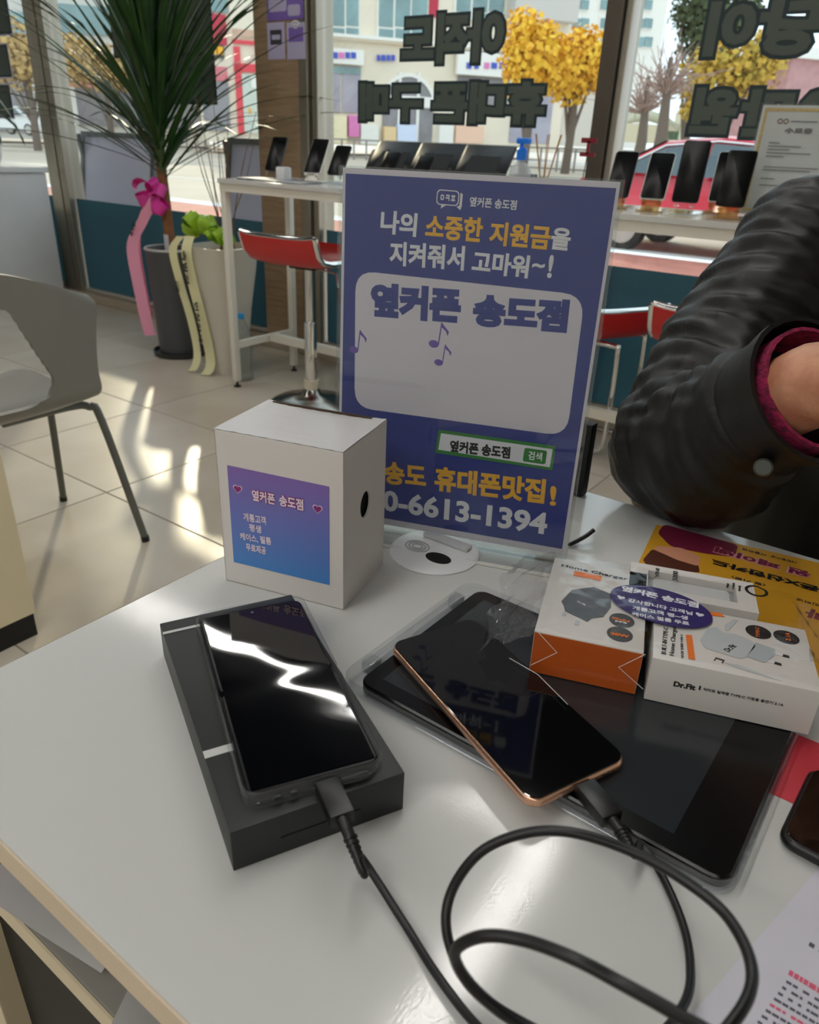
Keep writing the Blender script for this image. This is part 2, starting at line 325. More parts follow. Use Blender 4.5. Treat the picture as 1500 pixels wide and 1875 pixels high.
# ------------------------------------------------------------------ desk we look over
SHELFGREY = mat('grey_shelf_board', (150, 146, 138), 0.6, var=0.08); CREAM = mat('cream_panel', (224, 210, 178), 0.45, var=0.04)
DX0, DX1, DY0, DY1, DZ = -0.476, 1.25, 0.107, 0.747, 0.73
def make_desk(name, label, x0, x1, y0, y1):
    t = thing(name, label, 'desk', ((x0 + x1) / 2, (y0 + y1) / 2, 0))
    top = obj('desktop', MB().bbox(((x0 + x1) / 2, (y0 + y1) / 2, DZ - 0.012), (x1 - x0, y1 - y0, 0.024), 0.0012), LAMINATE, t)
    obj('edge_band', MB().span(x0, x1, y0 - 0.0012, y0 + 0.0006, DZ - 0.0225, DZ - 0.002), EDGE, top)
    for xs in (x0 + 0.012, x1 - 0.012): obj('side_panel', MB().bbox((xs, (y0 + y1) / 2, (DZ - 0.024 + 0.06) / 2), (0.022, y1 - y0 - 0.01, DZ - 0.024 - 0.06), 0.001), CREAM, t)
    obj('modesty_panel', MB().bbox(((x0 + x1) / 2, y1 - 0.04, 0.38), (x1 - x0 - 0.05, 0.018, 0.64), 0.001), CREAM, t)
    sh = obj('shelf', MB().bbox(((x0 + x1) / 2, (y0 + y1) / 2 - 0.03, 0.611), (x1 - x0 - 0.05, y1 - y0 - 0.08, 0.018), 0.001), SHELFGREY, t)
    obj('edge_band', MB().span(x0 + 0.025, x1 - 0.025, y0 + 0.008, y0 + 0.0098, 0.602, 0.62), CREAM, sh)
    obj('plinth', MB().bbox(((x0 + x1) / 2, (y0 + y1) / 2, 0.03), (x1 - x0 - 0.01, y1 - y0 - 0.02, 0.06), 0.001), BLACKM, t)
    obj('lower_front', MB().span(x0 + 0.0235, x1 - 0.0235, y0 + 0.022, y0 + 0.034, 0.06, 0.601), BLACKM, t)  # black sheet added to keep the space below the shelf dark
    return t
make_desk('counter_desk', 'white laminate desk carrying the phones, the sign and the paper box', DX0, DX1, DY0, DY1)
pd = thing('side_pedestal', 'cream pedestal with a black plinth cut off at the left edge below the chair', 'pedestal', (-1.596, 0.15, 0))
obj('body', MB().bbox((-1.596, 0.15, 0.385), (0.128, 1.08, 0.65), 0.001), CREAM, pd); obj('top', MB().bbox((-1.596, 0.15, 0.722), (0.132, 1.084, 0.022), 0.0012), LAMINATE, pd); obj('plinth', MB().bbox((-1.596, 0.15, 0.029), (0.124, 1.07, 0.058), 0.001), BLACKM, pd)
# ------------------------------------------------------------------ acrylic sign
PAPER = mat('sign_paper', (216, 208, 217), 0.55); NAVY = mat('print_navy', (36, 52, 136), 0.45); YEL = mat('print_yellow', (238, 178, 44), 0.5)
INK = mat('print_black', (18, 18, 20), 0.5); PURPLE = mat('print_purple', (104, 78, 168), 0.5); GREEN = mat('print_green', (48, 128, 52), 0.5); OFF = mat('print_white', (226, 224, 230), 0.5)
yaw, tilt, SW, SH = 0.333, 0.0472, 0.2197, 0.306
ex = np.array([math.cos(yaw), math.sin(yaw), 0]); nb = np.array([-ex[1], ex[0], 0]); ey = nb * math.sin(tilt) + np.array([0, 0, math.cos(tilt)])
SBR = np.array([-0.2296, 0.578, 0.745]); SBL = SBR - SW * ex
SP = Plane(SBL, ex, ey)                                      # its normal points at the viewer
s0 = SBL - 0.0055 * ex - ey * ((0.745 - 0.7305) / ey[2]); aw = SW + 0.011; ah = SH + 0.0205
AP = Plane(s0, ex, ey)
sign = thing('acrylic_sign', 'A4 blue phone-shop sign with yellow lettering in a clear acrylic stand', 'sign', loc=tuple(s0 + ex * aw / 2), rz=yaw)
obj('front_sheet', MB().span(0, aw, 0, ah, 0.0006, 0.0026, AP.mat(0, 0)), ACRYLIC, sign)
obj('back_sheet', MB().span(0, aw, 0, ah, -0.0034, -0.0014, AP.mat(0, 0)), ACRYLIC, sign)
f0 = s0 - ex * 0.0                                            # foot: sheet lying forward on the desk
FM = Matrix([[ex[i], -nb[i], (0, 0, 1)[i], f0[i]] for i in range(3)] + [[0, 0, 0, 1]])
FM = Matrix([[ex[0], -nb[0], 0, f0[0]], [ex[1], -nb[1], 0, f0[1]], [0, 0, 1, 0.7302], [0, 0, 0, 1]])
obj('foot', MB().span(0, aw, -0.004, 0.030, 0.0004, 0.0024, FM), ACRYLIC, sign)
obj('foot_edge', MB().span(0, aw, 0.0285, 0.0302, 0.0004, 0.0032, FM), mat('acrylic_edge', (226, 226, 220), 0.25), sign)
pap = obj('paper', MB().span(0.003, aw - 0.003, 0.008, ah - 0.0015, -0.0008, 0.0, AP.mat(0, 0)), PAPER, sign)
def sp(cx, cy): return (600 + cx / 2.534, 280 + cy / 2.534)   # pixel of a detail read in an enlarged view of the sign
obj('blue_print', MB().span(0, SW, 0, SH, 0, 0.00012, SP.mat(0, 0)), NAVY, pap)
decal(pap, 'white_panel', SP, [sp(130, 545), sp(1195, 660), sp(1110, 1315), sp(125, 1180)], PAPER, 0.00015, 0.0001, 0.018)
L = dict(lift=0.00032)
def sl(s, a, b, h, m, bold=0.035, k=1.0): lettering(pap, s, SP, sp(*a), sp(*b), h / 2.534, m, bold, 0.00033, k)
sl('옆커폰 송도점', (660, 225), (878, 243), 42, OFF, 0.03)
sl('나의', (247, 318), (415, 336), 98, OFF, 0.036); sl('소중한', (455, 340), (720, 360), 104, YEL, 0.036)
sl('지원금', (752, 372), (1035, 396), 104, YEL, 0.036); sl('을', (1038, 395), (1128, 404), 98, OFF, 0.036)
sl('지켜줘서', (288, 465), (636, 490), 104, OFF, 0.036); sl('고마워', (672, 503), (935, 530), 100, OFF, 0.036)
sl('~', (950, 520), (1008, 526), 24, OFF, 0.05); sl('!', (1024, 526), (1046, 528), 104, OFF, 0.03)
sl('옆커폰', (200, 680), (620, 712), 152, NAVY, 0.068); sl('송도점', (675, 728), (1118, 760), 150, NAVY, 0.068)
for cx, cy, s in ((152, 880, 1.0), (528, 850, 1.05), (545, 942, 0.9)):        # music notes
    u, v = SP.uv(*sp(cx, cy)); k = 0.0105 * s; mb = MB()
    mb.prism([(-0.5 * k + 0.42 * k * math.cos(a), -0.72 * k + 0.30 * k * math.sin(a)) for a in np.linspace(0, 2 * math.pi, 14, endpoint=False)], 0, 0.0001)
    mb.box((-0.13 * k, 0.15 * k, 0.00005), (0.10 * k, 1.8 * k, 0.0001)); mb.prism([(-0.15 * k, 1.05 * k), (0.55 * k, 0.45 * k), (0.50 * k, 0.10 * k), (0.30 * k, 0.45 * k), (-0.15 * k, 0.72 * k)], 0, 0.0001)
    me = mesh_of(mb, 'music_note'); me.transform(SP.mat(u, v, -0.1, 0.0003)); obj('music_note', me, PURPLE, pap)
gb = decal(pap, 'search_bar', SP, [sp(516, 1283), sp(1058, 1360), sp(1043, 1473), sp(500, 1391)], GREEN, 0.0002, 0.0001)
decal(pap, 'search_field', SP, [sp(527, 1300), sp(1045, 1374), sp(1031, 1458), sp(514, 1376)], OFF, 0.00032, 0.0001)
decal(pap, 'search_button', SP, [sp(915, 1367), sp(1020, 1382), sp(1010, 1445), sp(905, 1430)], GREEN, 0.00044, 0.0001, 0.002)
lettering(pap, '옆커폰 송도점', SP, sp(568, 1358), sp(848, 1392), 58 / 2.534, INK, 0.05, 0.00046)
lettering(pap, '검색', SP, sp(932, 1402), sp(996, 1410), 42 / 2.534, OFF, 0.02, 0.00058)
sl('송도', (262, 1482), (458, 1504), 108, YEL, 0.042); sl('휴대폰맛집', (497, 1510), (1010, 1572), 122, YEL, 0.042); sl('!', (1032, 1590), (1062, 1592), 100, YEL, 0.03)
sl('010-6613-1394', (118, 1590), (1020, 1722), 108, OFF, 0.034)
# logo: speech bubble
lu = SP.uv(*sp(558, 208)); ang = math.atan2(*(SP.uv(*sp(878, 243)) - SP.uv(*sp(660, 225)))[::-1])
bub = lambda w, h: rrect(w, h, h * 0.28)
def ringp(o_, i_):
    mb = MB(); n = len(o_); mb.add([(x, y, 0.0) for x, y in o_] + [(x, y, 0.0) for x, y in i_], [(k, (k + 1) % n, n + (k + 1) % n, n + k) for k in range(n)]); return mb
mb = ringp(bub(0.0188, 0.0115), bub(0.0172, 0.0099)); mb.add([(-0.005, -0.0057, 0), (-0.005, -0.0085, 0), (-0.001, -0.0057, 0)], [(0, 1, 2)])
me = mesh_of(mb, 'logo_bubble'); me.transform(SP.mat(*lu, ang, 0.0003)); obj('logo_bubble', me, OFF, pap)
me = mesh_of(MB().prism([(0.0102, 0.0045), (0.0122, 0.0035), (0.0122, -0.0055), (0.0112, -0.0085), (0.0080, -0.0062), (0.0102, -0.005)], 0, 0.0001), 'logo_tab'); me.transform(SP.mat(*lu, ang, 0.0002)); obj('logo_tab', me, OFF, pap)
me = text_mesh('ㅇㅋㅍ', 0.0125, 0.0045, 0.04); me.transform(SP.mat(*lu, ang, 0.0003)); obj('lettering', me, OFF, pap)
# upright black stand behind the sign
dbx = aty(1080, 850, 0.722)[0]; single('display_board', MB().bbox((dbx - 0.0665, 0.732, 0.773), (0.125, 0.016, 0.085), 0.003), BLACKM, 'black upright panel half hidden behind the right edge of the blue sign', 'board', smooth=40)
# ------------------------------------------------------------------ white cardboard box with a round hole
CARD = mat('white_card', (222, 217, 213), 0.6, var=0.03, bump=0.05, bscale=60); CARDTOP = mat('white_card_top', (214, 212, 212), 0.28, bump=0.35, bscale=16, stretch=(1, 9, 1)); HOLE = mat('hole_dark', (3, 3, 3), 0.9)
byaw = math.radians(14.9); B0 = np.array([-0.443, 0.362, 0.73]); BW, BD, BH = 0.1123, 0.0834, 0.1385
bx = np.array([math.cos(byaw), math.sin(byaw), 0]); by = np.array([-bx[1], bx[0], 0]); bz = np.array([0, 0, 1.0])
BM = Matrix([[bx[i], by[i], bz[i], B0[i]] for i in range(3)] + [[0, 0, 0, 1]])
box = thing('paper_box', 'white cardboard box with a purple sticker in front and a round hole in its side', 'box', M=BM @ Matrix.Translation((BW / 2, BD / 2, 0)))
t_ = 0.0016; mb = MB().bbox((BW / 2, t_ / 2, BH / 2), (BW, t_, BH), 0.0006, BM).bbox((BW / 2, BD - t_ / 2, BH / 2 - 0.002), (BW, t_, BH - 0.004), 0.0006, BM).bbox((t_ / 2, BD / 2, BH / 2), (t_, BD, BH), 0.0006, BM).bbox((BW / 2, BD / 2, t_ / 2), (BW, BD, t_), 0.0006, BM)
# right side with a real round hole
hy, hz, hr, N = BD * 0.50, BH * 0.565, 0.0098, 32
circ = [(hy + hr * math.cos(2 * math.pi * k / N), hz + 1.18 * hr * math.sin(2 * math.pi * k / N)) for k in range(N)]
def border(a):
    c, s = math.cos(a), math.sin(a); k = min((BD - hy) / c if c > 1e-6 else 9, -hy / c if c < -1e-6 else 9, (BH - hz) / s if s > 1e-6 else 9, -hz / s if s < -1e-6 else 9); return hy + k * c, hz + k * s
angs = sorted([2 * math.pi * k / N for k in range(N)]); outer = [border(a) for a in angs]
for cy_, cz_ in ((0, 0), (BD, 0), (BD, BH), (0, BH)):
    k = min(range(N), key=lambda q: (outer[q][0] - cy_) ** 2 + (outer[q][1] - cz_) ** 2); outer[k] = (cy_, cz_)
for xo, flip in ((BW, False), (BW - t_, True)):
    vs = [(xo, *p) for p in outer] + [(xo, *p) for p in circ]; fs = [(k, (k + 1) % N, N + (k + 1) % N, N + k) for k in range(N)]
    mb.add(vs, [f[::-1] for f in fs] if flip else fs, BM)
mb.add([(BW, *p) for p in circ] + [(BW - t_, *p) for p in circ], [(k, (k + 1) % N, N + (k + 1) % N, N + k) for k in range(N)], BM)
obj('carton', mb, CARD, box)
nn = 24; Pg = [[(BW * i / nn, BD * j / 6, BH + 0.0006 + (0.0022 * math.sin(math.pi * i / nn) ** 2 if j == 6 else 0) - 0.0035 * (j / 6) ** 3 * math.sin(math.pi * i / nn) + 0.0002 * math.sin(i * 2.1 + j)) for j in range(7)] for i in range(nn + 1)]
lid = MB().grid(Pg, BM); obj('lid_flap', lid, CARDTOP, box, 60)
obj('inner_flap', MB().span(0.006, BW - 0.012, BD - 0.004, BD - 0.0022, BH - 0.012, BH + 0.0008, BM), mat('brown_board', (70, 52, 38), 0.8), box)
obj('inside_liner', MB().span(0.004, BW - 0.004, 0.004, BD - 0.006, 0.003, BH - 0.006, BM), HOLE, box)  # black block standing for the shade inside the carton
BP = Plane(B0, bx, bz)
def grad(name, c0, c1, z0, z1):
    m = bpy.data.materials.new(name); m.use_nodes = True; nt = m.node_tree; b = nt.nodes['Principled BSDF']; b.inputs['Roughness'].default_value = 0.4
    tc = nt.nodes.new('ShaderNodeTexCoord'); sx = nt.nodes.new('ShaderNodeSeparateXYZ'); mr = nt.nodes.new('ShaderNodeMapRange'); mx = nt.nodes.new('ShaderNodeMix'); mx.data_type = 'RGBA'
    nt.links.new(tc.outputs['Object'], sx.inputs[0]); nt.links.new(sx.outputs[2], mr.inputs[0]); mr.inputs[1].default_value = z0; mr.inputs[2].default_value = z1
    mx.inputs['A'].default_value = lin(c0) + (1,); mx.inputs['B'].default_value = lin(c1) + (1,); nt.links.new(mr.outputs[0], mx.inputs['Factor']); nt.links.new(mx.outputs['Result'], b.inputs['Base Color']); return m
STK = grad('sticker_print', (66, 136, 210), (136, 100, 176), 0.02, 0.115)
def bp(x, y): return (380 + x / 4.167, 720 + y / 4.167)
stk = decal(box, 'sticker', BP, [bp(152, 548), bp(928, 712), bp(932, 1462), bp(203, 1285)], STK, 0.0002, 0.0003)
MAG = mat('print_magenta', (140, 40, 120), 0.5); TXTW = mat('print_pinkish_white', (240, 222, 232), 0.5)
for s, a, b, h in (('옆커폰', (344, 772), (520, 808), 84), ('송도점', (552, 812), (736, 852), 88)):
    lettering(stk, s, BP, bp(*a), bp(*b), (h + 10) / 4.167, MAG, 0.10, 0.0007); lettering(stk, s, BP, bp(*a), bp(*b), h / 4.167, TXTW, 0.035, 0.0010)
for s, a, b, h in (('개통고객', (278, 938), (450, 972), 62), ('평생', (322, 1020), (414, 1038), 58), ('케이스, 필름', (252, 1088), (490, 1130), 60), ('무료제공', (298, 1168), (450, 1200), 60)):
    lettering(stk, s, BP, bp(*a), bp(*b), h / 4.167, TXTW, 0.03, 0.0008)
def heart(parent, pl, px, w, m, lift, ang=0.0):
    u, v = pl.uv(*px); P = [(w * 0.5 * math.sin(t) ** 3, w * (0.40 * math.cos(t) - 0.155 * math.cos(2 * t) - 0.062 * math.cos(3 * t) - 0.03 * math.cos(4 * t))) for t in np.linspace(0, 2 * math.pi, 26, endpoint=False)][::-1]
    me = mesh_of(MB().prism(P, 0, 0.0002), 'heart'); me.transform(pl.mat(u, v, ang, lift)); obj('heart', me, m, parent)
for px in ((234, 728), (843, 880)): heart(stk, BP, bp(*px), 0.0086, TXTW, 0.0005); heart(stk, BP, bp(*px), 0.0070, MAG, 0.0008)
# ------------------------------------------------------------------ black phone box with the unfolded flip phone on it
PBM = Matrix.Translation((-0.2205, 0.1695, 0.73)) @ Matrix.Rotation(math.radians(62.4), 4, 'Z')   # local x: short side, local y: long side
BOXBLK = mat('black_paper_box', (28, 30, 29), 0.45, bump=0.03, bscale=300); BOXDK = mat('black_box_print', (20, 20, 20), 0.3); SILV = mat('silver_print', (196, 198, 194), 0.4)
pb = thing('phone_box', 'flat black phone box lying on the white desk under the flip phone', 'box', M=PBM @ Matrix.Translation((0.05, 0.10, 0)))
obj('box_lid', MB().bbox((0.0494, 0.10, 0.0143), (0.0988, 0.20, 0.0286), 0.0008, PBM), BOXBLK, pb, 40)
obj('pull_recess', MB().span(0.026, 0.072, -0.0004, 0.0002, 0.0085, 0.0125, PBM), BOXDK, pb)
for y0, wd in ((0.185, 0.0028), (0.0555, 0.0060)): obj('silver_stripe', MB().span(0.0, 0.050, y0, y0 + wd, 0.0287, 0.0289, PBM), SILV, pb)
FZ = 0.7588; FM2 = Matrix.Translation((-0.2785, 0.2625, FZ)) @ Matrix.Rotation(math.radians(-31.6), 4, 'Z')   # local x: long axis, +x toward the plug
SCREEN = mat('flip_screen', (4, 5, 8), 0.035, spec=0.7); FRAMEB = mat('phone_frame_black', (16, 17, 20), 0.3, 0.5); CASE = clear('clear_case', (251, 252, 253), 0.07, 1.45, 0.035, (226, 230, 234))
fl = thing('flip_phone', 'unfolded flip phone in a clear case with a white light streak across its screen', 'smartphone', M=FM2)
for x0, x1 in ((-0.0865, -0.0008), (0.0008, 0.0865)): obj('half_body', MB().rprism(x1 - x0, 0.0735, 0.0072, 0.006, 0.001, FM2 @ Matrix.Translation(((x0 + x1) / 2, 0, 0.0016))), FRAMEB, fl, 40)
nx, ny = 110, 44
def fh(x, y):
    return (-0.00010 * math.exp(-(x / 0.010) ** 2) + 0.00003 * math.sin(y * 150 + 1.0) + 0.000035 * math.sin(x * 95 + y * 60 + 0.6) + 0.000012 * math.sin(x * 210 - y * 130))
gp = [[(-0.0835 + 0.167 * i / nx, -0.0345 + 0.069 * j / ny, 0.0092 + fh(-0.0835 + 0.167 * i / nx, -0.0345 + 0.069 * j / ny)) for j in range(ny + 1)] for i in range(nx + 1)]
me = mesh_of(MB().grid(gp, FM2), 'folding_screen')
obj('folding_screen', me, SCREEN, fl, 60)
obj('front_camera', MB().lathe([(0.0012, 0), (0.0012, 0.0002)], 16, FM2 @ Matrix.Translation((-0.0795, 0, 0.0093))), mat('lens_rim', (120, 120, 130), 0.2, 0.5), fl)
cs = MB()
for x0, x1 in ((-0.0885, -0.003), (0.003, 0.0885)):
    sgn = -1 if x0 < 0 else 1; xe = sgn * 0.0885; xi = sgn * 0.003
    o_ = [(xi, 0.0385)] + [(sgn * (0.0885 - 0.009) + sgn * 0.009 * math.sin(a), 0.0385 - 0.009 + 0.009 * math.cos(a)) for a in np.linspace(0, math.pi / 2, 7)] + [(sgn * (0.0885 - 0.009) + sgn * 0.009 * math.cos(a), -0.0385 + 0.009 - 0.009 * math.sin(a)) for a in np.linspace(0, math.pi / 2, 7)] + [(xi, -0.0385)]
    cs = MB().tube([(x, y, 0.0055) for x, y in o_], [0.0014] * len(o_), 8, True, FM2, 4.4); obj('case_rim', cs, CASE, fl, 50)
obj('case_back', MB().rprism(0.172, 0.0735, 0.0012, 0.008, 0.0003, FM2), CASE, fl)
for y in (-0.022, -0.013): obj('port_hole', MB().bbox((0.0880, y, 0.0045), (0.0022, 0.004, 0.003), 0.0006, FM2), BLACKP, fl)
obj('speaker_slot', MB().bbox((0.0880, 0.021, 0.0045), (0.0022, 0.016, 0.0026), 0.0006, FM2), BLACKP, fl)
# ------------------------------------------------------------------ tablet in a clear case
tyaw = math.radians(-1.2); TM = Matrix.Translation((-0.1385, 0.3955, 0.7302)) @ Matrix.Rotation(tyaw, 4, 'Z')
tb = thing('tablet', 'large black tablet in a clear case lying on the desk under the other things', 'tablet', M=TM)
obj('tablet_body', MB().rprism(0.252, 0.158, 0.0085, 0.010, 0.0012, TM @ Matrix.Translation((0.0055, 0, 0.0015))), mat('tablet_black', (6, 6, 7), 0.22, spec=0.35), tb, 40)
obj('tablet_screen', MB().span(-0.108, 0.098, -0.066, 0.066, 0.0100, 0.01015, TM), mat('tablet_glass', (40, 44, 47), 0.14, spec=0.5), tb)
rim = rrect(0.267, 0.166, 0.014, 6)
rim += [rim[0]]
obj('case_rim', MB().tube([(x, y, 0.006) for x, y in rim], 0.0016, 8, False, TM, 3.4), CASE, tb, 50)
obj('case_back', MB().rprism(0.264, 0.163, 0.0014, 0.013, 0.0003, TM), CASE, tb)
obj('pen_holder', MB().tube([(-0.1275, -0.060, 0.0062), (-0.1275, 0.060, 0.0062)], 0.0048, 10, True, TM), CASE, tb, 50)
for y in (-0.055, 0.055): obj('holder_clip', MB().bbox((-0.1275, y, 0.0062), (0.010, 0.012, 0.0105), 0.002, TM), CASE, tb, 40)
for y in (-0.04, -0.02): obj('button_bump', MB().bbox((0.1335, y - 0.02, 0.007), (0.002, 0.012, 0.006), 0.0006, TM), CASE, tb, 40)
# ------------------------------------------------------------------ rose-gold phone on the tablet
GM = Matrix.Translation((-0.1715, 0.3575, 0.7412)) @ Matrix.Rotation(math.radians(-24.2), 4, 'Z')
gp_ = thing('gold_phone', 'black-screened phone with a rose-gold frame lying across the tablet', 'smartphone', M=GM)
obj('frame', MB().rprism(0.1665, 0.0745, 0.0078, 0.009, 0.0022, GM), mat('rose_gold', (226, 178, 150), 0.25, 0.85), gp_, 50)
obj('front_glass', MB().rprism(0.1645, 0.0725, 0.0009, 0.0085, 0.0004, GM @ Matrix.Translation((0, 0, 0.0075))), BLACKGLASS, gp_, 25)
obj('sim_tray', MB().bbox((0.0832, -0.024, 0.0038), (0.0006, 0.012, 0.0022), 0.0002, GM), mat('rose_gold_dark', (196, 150, 124), 0.3, 0.8), gp_)
for k in range(5): obj('speaker_hole', MB().lathe([(0.0006, -0.0003), (0.0006, 0.0003)], 8, GM @ Matrix.Translation((0.0834, 0.016 + 0.0022 * k, 0.0038)) @ Matrix.Rotation(math.pi / 2, 4, 'Y')), BLACKP, gp_)
# ------------------------------------------------------------------ charging cable with two plugs
CABLE = mat('black_cable', (10, 10, 11), 0.4)
def d2(px, py, z): return atz(px, py, 0.73 + z)
fa = FM2 @ Vector((0.088, 0.005, 0.0045)); fb = FM2 @ Vector((0.121, 0.006, 0.0050)); fc = FM2 @ Vector((0.142, 0.008, -0.004))
ga = GM @ Vector((0.084, 0.001, 0.004)); gb_ = GM @ Vector((0.114, -0.002, 0.004)); gc = GM @ Vector((0.132, -0.006, 0.002))
path = [fb, fc, d2(662, 1570, 0.010), d2(740, 1690, 0.003), d2(800, 1785, 0.004), d2(880, 1885, 0.01), d2(1010, 1990, 0.05), d2(1210, 1990, 0.09), d2(1335, 1880, 0.10), d2(1378, 1785, 0.10), d2(1335, 1682, 0.10), d2(1250, 1610, 0.10), d2(1150, 1556, 0.10), d2(1045, 1524, 0.10), d2(960, 1526, 0.095), d2(880, 1560, 0.085), d2(828, 1630, 0.07), d2(818, 1705, 0.06), d2(850, 1790, 0.05), d2(905, 1842, 0.05), d2(990, 1892, 0.06), d2(1120, 1960, 0.09), d2(1290, 1990, 0.12), d2(1330, 1920, 0.13), d2(1240, 1858, 0.125), d2(1140, 1802, 0.12), d2(1050, 1755, 0.12), d2(960, 1722, 0.115), d2(885, 1714, 0.11), d2(838, 1735, 0.10), d2(838, 1768, 0.09), d2(880, 1822, 0.08), d2(960, 1878, 0.07), d2(1090, 1925, 0.04), d2(1195, 1905, 0.03), d2(1255, 1835, 0.02), d2(1264, 1765, 0.012), d2(1250, 1690, 0.006), d2(1215, 1608, 0.004), d2(1175, 1545, 0.008), gc, gb_]
cab = thing('charging_cable', 'black charging cable looping over the desk between the two phones', 'cable', loc=(-0.05, 0.2, 0.73))
obj('cord', MB().tube(spline(path, 7), 0.00215, 9), CABLE, cab, 60)
def plug(a, b, c):
    a, b, c = [np.array(v) for v in (a, b, c)]; d = (b - a) / np.linalg.norm(b - a); s = np.cross(d, (0, 0, 1)); s /= np.linalg.norm(s); u = np.cross(s, d)
    m = Matrix([[d[i], -s[i], u[i], a[i]] for i in range(3)] + [[0, 0, 0, 1]])
    p = obj('plug', MB().bbox((0.0135, 0, 0), (0.026, 0.0135, 0.0082), 0.0012, m), BLACKP, cab, 40)
    obj('strain_relief', MB().tube([b - d * 0.008, b + (c - b) * 0.25, b + (c - b) * 0.95], [0.0035, 0.0031, 0.0026], 10), CABLE, p, 50)
    for k in range(6):
        q = b + (c - b) * (0.18 + 0.12 * k); obj('relief_rib', MB().tube([q, q + (c - b) / np.linalg.norm(c - b) * 0.0013], 0.0038 - 0.0002 * k, 10), CABLE, p, 40)
    obj('metal_tip', MB().bbox((-0.002, 0, 0), (0.005, 0.0082, 0.0024), 0.0008, m), CHROME, p, 40)
plug(fa, fb, fc); plug(ga, gb_, gc)
# ------------------------------------------------------------------ three charger boxes in a clear bag
BXW = mat('box_white', (214, 210, 205), 0.4); ORG = mat('box_orange', (196, 92, 30), 0.45); ORG2 = mat('print_orange', (240, 120, 30), 0.45); PGREY = mat('print_charger_grey', (88, 94, 100), 0.4); PLIGHT = mat('print_light_grey', (186, 192, 194), 0.45); PDARK = mat('print_dark_badge', (60, 62, 64), 0.4)
cy = math.radians(18.6); cx_ = np.array([math.cos(cy), math.sin(cy), 0]); cyv = np.array([-cx_[1], cx_[0], 0]); ZB, ZT = 0.7408, 0.7755
def cbox(p0, w, d, m, label, name='charger_box'):
    o = np.array([p0[0], p0[1], ZB]); Mx = Matrix([[cx_[i], cyv[i], (0, 0, 1)[i], o[i]] for i in range(3)] + [[0, 0, 0, 1]])
    t = thing(name, label, 'box', M=Mx @ Matrix.Translation((w / 2, d / 2, 0)), group='charger boxes in the clear bag'); return t, Mx, Plane(o + np.array([0, 0, ZT - ZB]), cx_, cyv), Plane(o, cx_, (0, 0, 1))
t, Mx, tp, fp_ = cbox((-0.1715, 0.4035), 0.0735, 0.110, None, 'white charger box with an orange end, beside the tablet corner')
obj('carton', MB().bbox((0.0367, 0.055, (ZT - ZB) / 2), (0.0735, 0.110, ZT - ZB), 0.0005, Mx), BXW, t, 40)
obj('orange_end', MB().span(0.0003, 0.0732, -0.0003, 0.0, 0.0004, ZT - ZB - 0.0008, Mx), ORG, t); obj('orange_end', MB().span(0.0003, 0.0732, 0.110, 0.1103, 0.0004, ZT - ZB - 0.0008, Mx), ORG, t)
def cp(x, y): return (960 + x / 4.412, 1080 + y / 4.412)
decal(t, 'charger_picture', tp, [cp(300, 95), cp(385, 5), cp(560, -20), cp(705, 40), cp(700, 145), cp(640, 222), cp(545, 232), cp(510, 262), cp(330, 175), cp(318, 130)], PGREY, 0.0003, 0.0002)
for px in ((330, 195), (432, 268)): decal(t, 'prong_picture', tp, [cp(px[0] - 14, px[1] - 20), cp(px[0] + 16, px[1] - 12), cp(px[0] + 4, px[1] + 22), cp(px[0] - 26, px[1] + 14)], PLIGHT, 0.0003, 0.0002)
def badge(parent, pl, px, rx, ry, m, lift, name='badge', ang=0.0):
    u, v = pl.uv(*px); me = mesh_of(MB().prism([(rx * math.cos(a), ry * math.sin(a)) for a in np.linspace(0, 2 * math.pi, 32, endpoint=False)], 0, 0.0002), name); me.transform(pl.mat(u, v, ang, lift)); return obj(name, me, m, parent)
badge(t, tp, cp(788, 250), 0.0088, 0.0088, PDARK, 0.0003); badge(t, tp, cp(772, 362), 0.0088, 0.0088, PDARK, 0.0003)
lettering(t, 'GaN', tp, cp(708, 228), cp(850, 262), 32 / 4.4, ORG2, 0.04, 0.0006); lettering(t, 'PPS', tp, cp(735, 258), cp(830, 275), 26 / 4.4, OFF, 0.03, 0.0006); lettering(t, '20W', tp, cp(695, 355), cp(850, 385), 42 / 4.4, ORG2, 0.05, 0.0006)
lettering(t, 'Home Charger', tp, (1028, 1036), (1150, 1062), 13, INK, 0.02, 0.0004); lettering(t, 'Dr.Fit', tp, cp(430, 98), cp(495, 130), 22 / 4.4, OFF, 0.02, 0.0006)
decal(t, 'orange_bar', tp, [(1052, 1046), (1102, 1056), (1100, 1064), (1050, 1054)], ORG2, 0.0003, 0.0002)
t, Mx, tp, fp_ = cbox((-0.0955, 0.4265), 0.1035, 0.0725, None, 'white home charger box with a picture of a white plug, nearest the viewer')
obj('carton', MB().bbox((0.0517, 0.0362, (ZT - ZB) / 2), (0.1035, 0.0725, ZT - ZB), 0.0005, Mx), BXW, t, 40)
def rp(x, y): return (1180 + x / 4.6875, 1000 + y / 4.6875)
lettering(t, 'Dr.Fit', fp_, rp(252, 1178), rp(440, 1215), 62 / 4.69, INK, 0.05, 0.0003); lettering(t, '|', fp_, rp(470, 1213), rp(484, 1216), 46 / 4.69, INK, 0.0, 0.0003)
lettering(t, '닥터핏 일체형 TYPE-C 가정용 충전기 2.1A', fp_, rp(508, 1225), rp(1196, 1362), 36 / 4.69, INK, 0.02, 0.0003)
def vtext(s, a, b, h, m, bold=0.01): lettering(t, s, tp, rp(*a), rp(*b), h / 4.69, m, bold, 0.0004, 0.52)
vtext('BUILT-IN TYPE-C', (165, 930), (185, 700), 42, INK); vtext('Home Charger', (240, 945), (262, 690), 54, INK, 0.015); vtext('닥터핏 일체형 TYPE-C', (328, 965), (318, 760), 26, INK, 0.01)
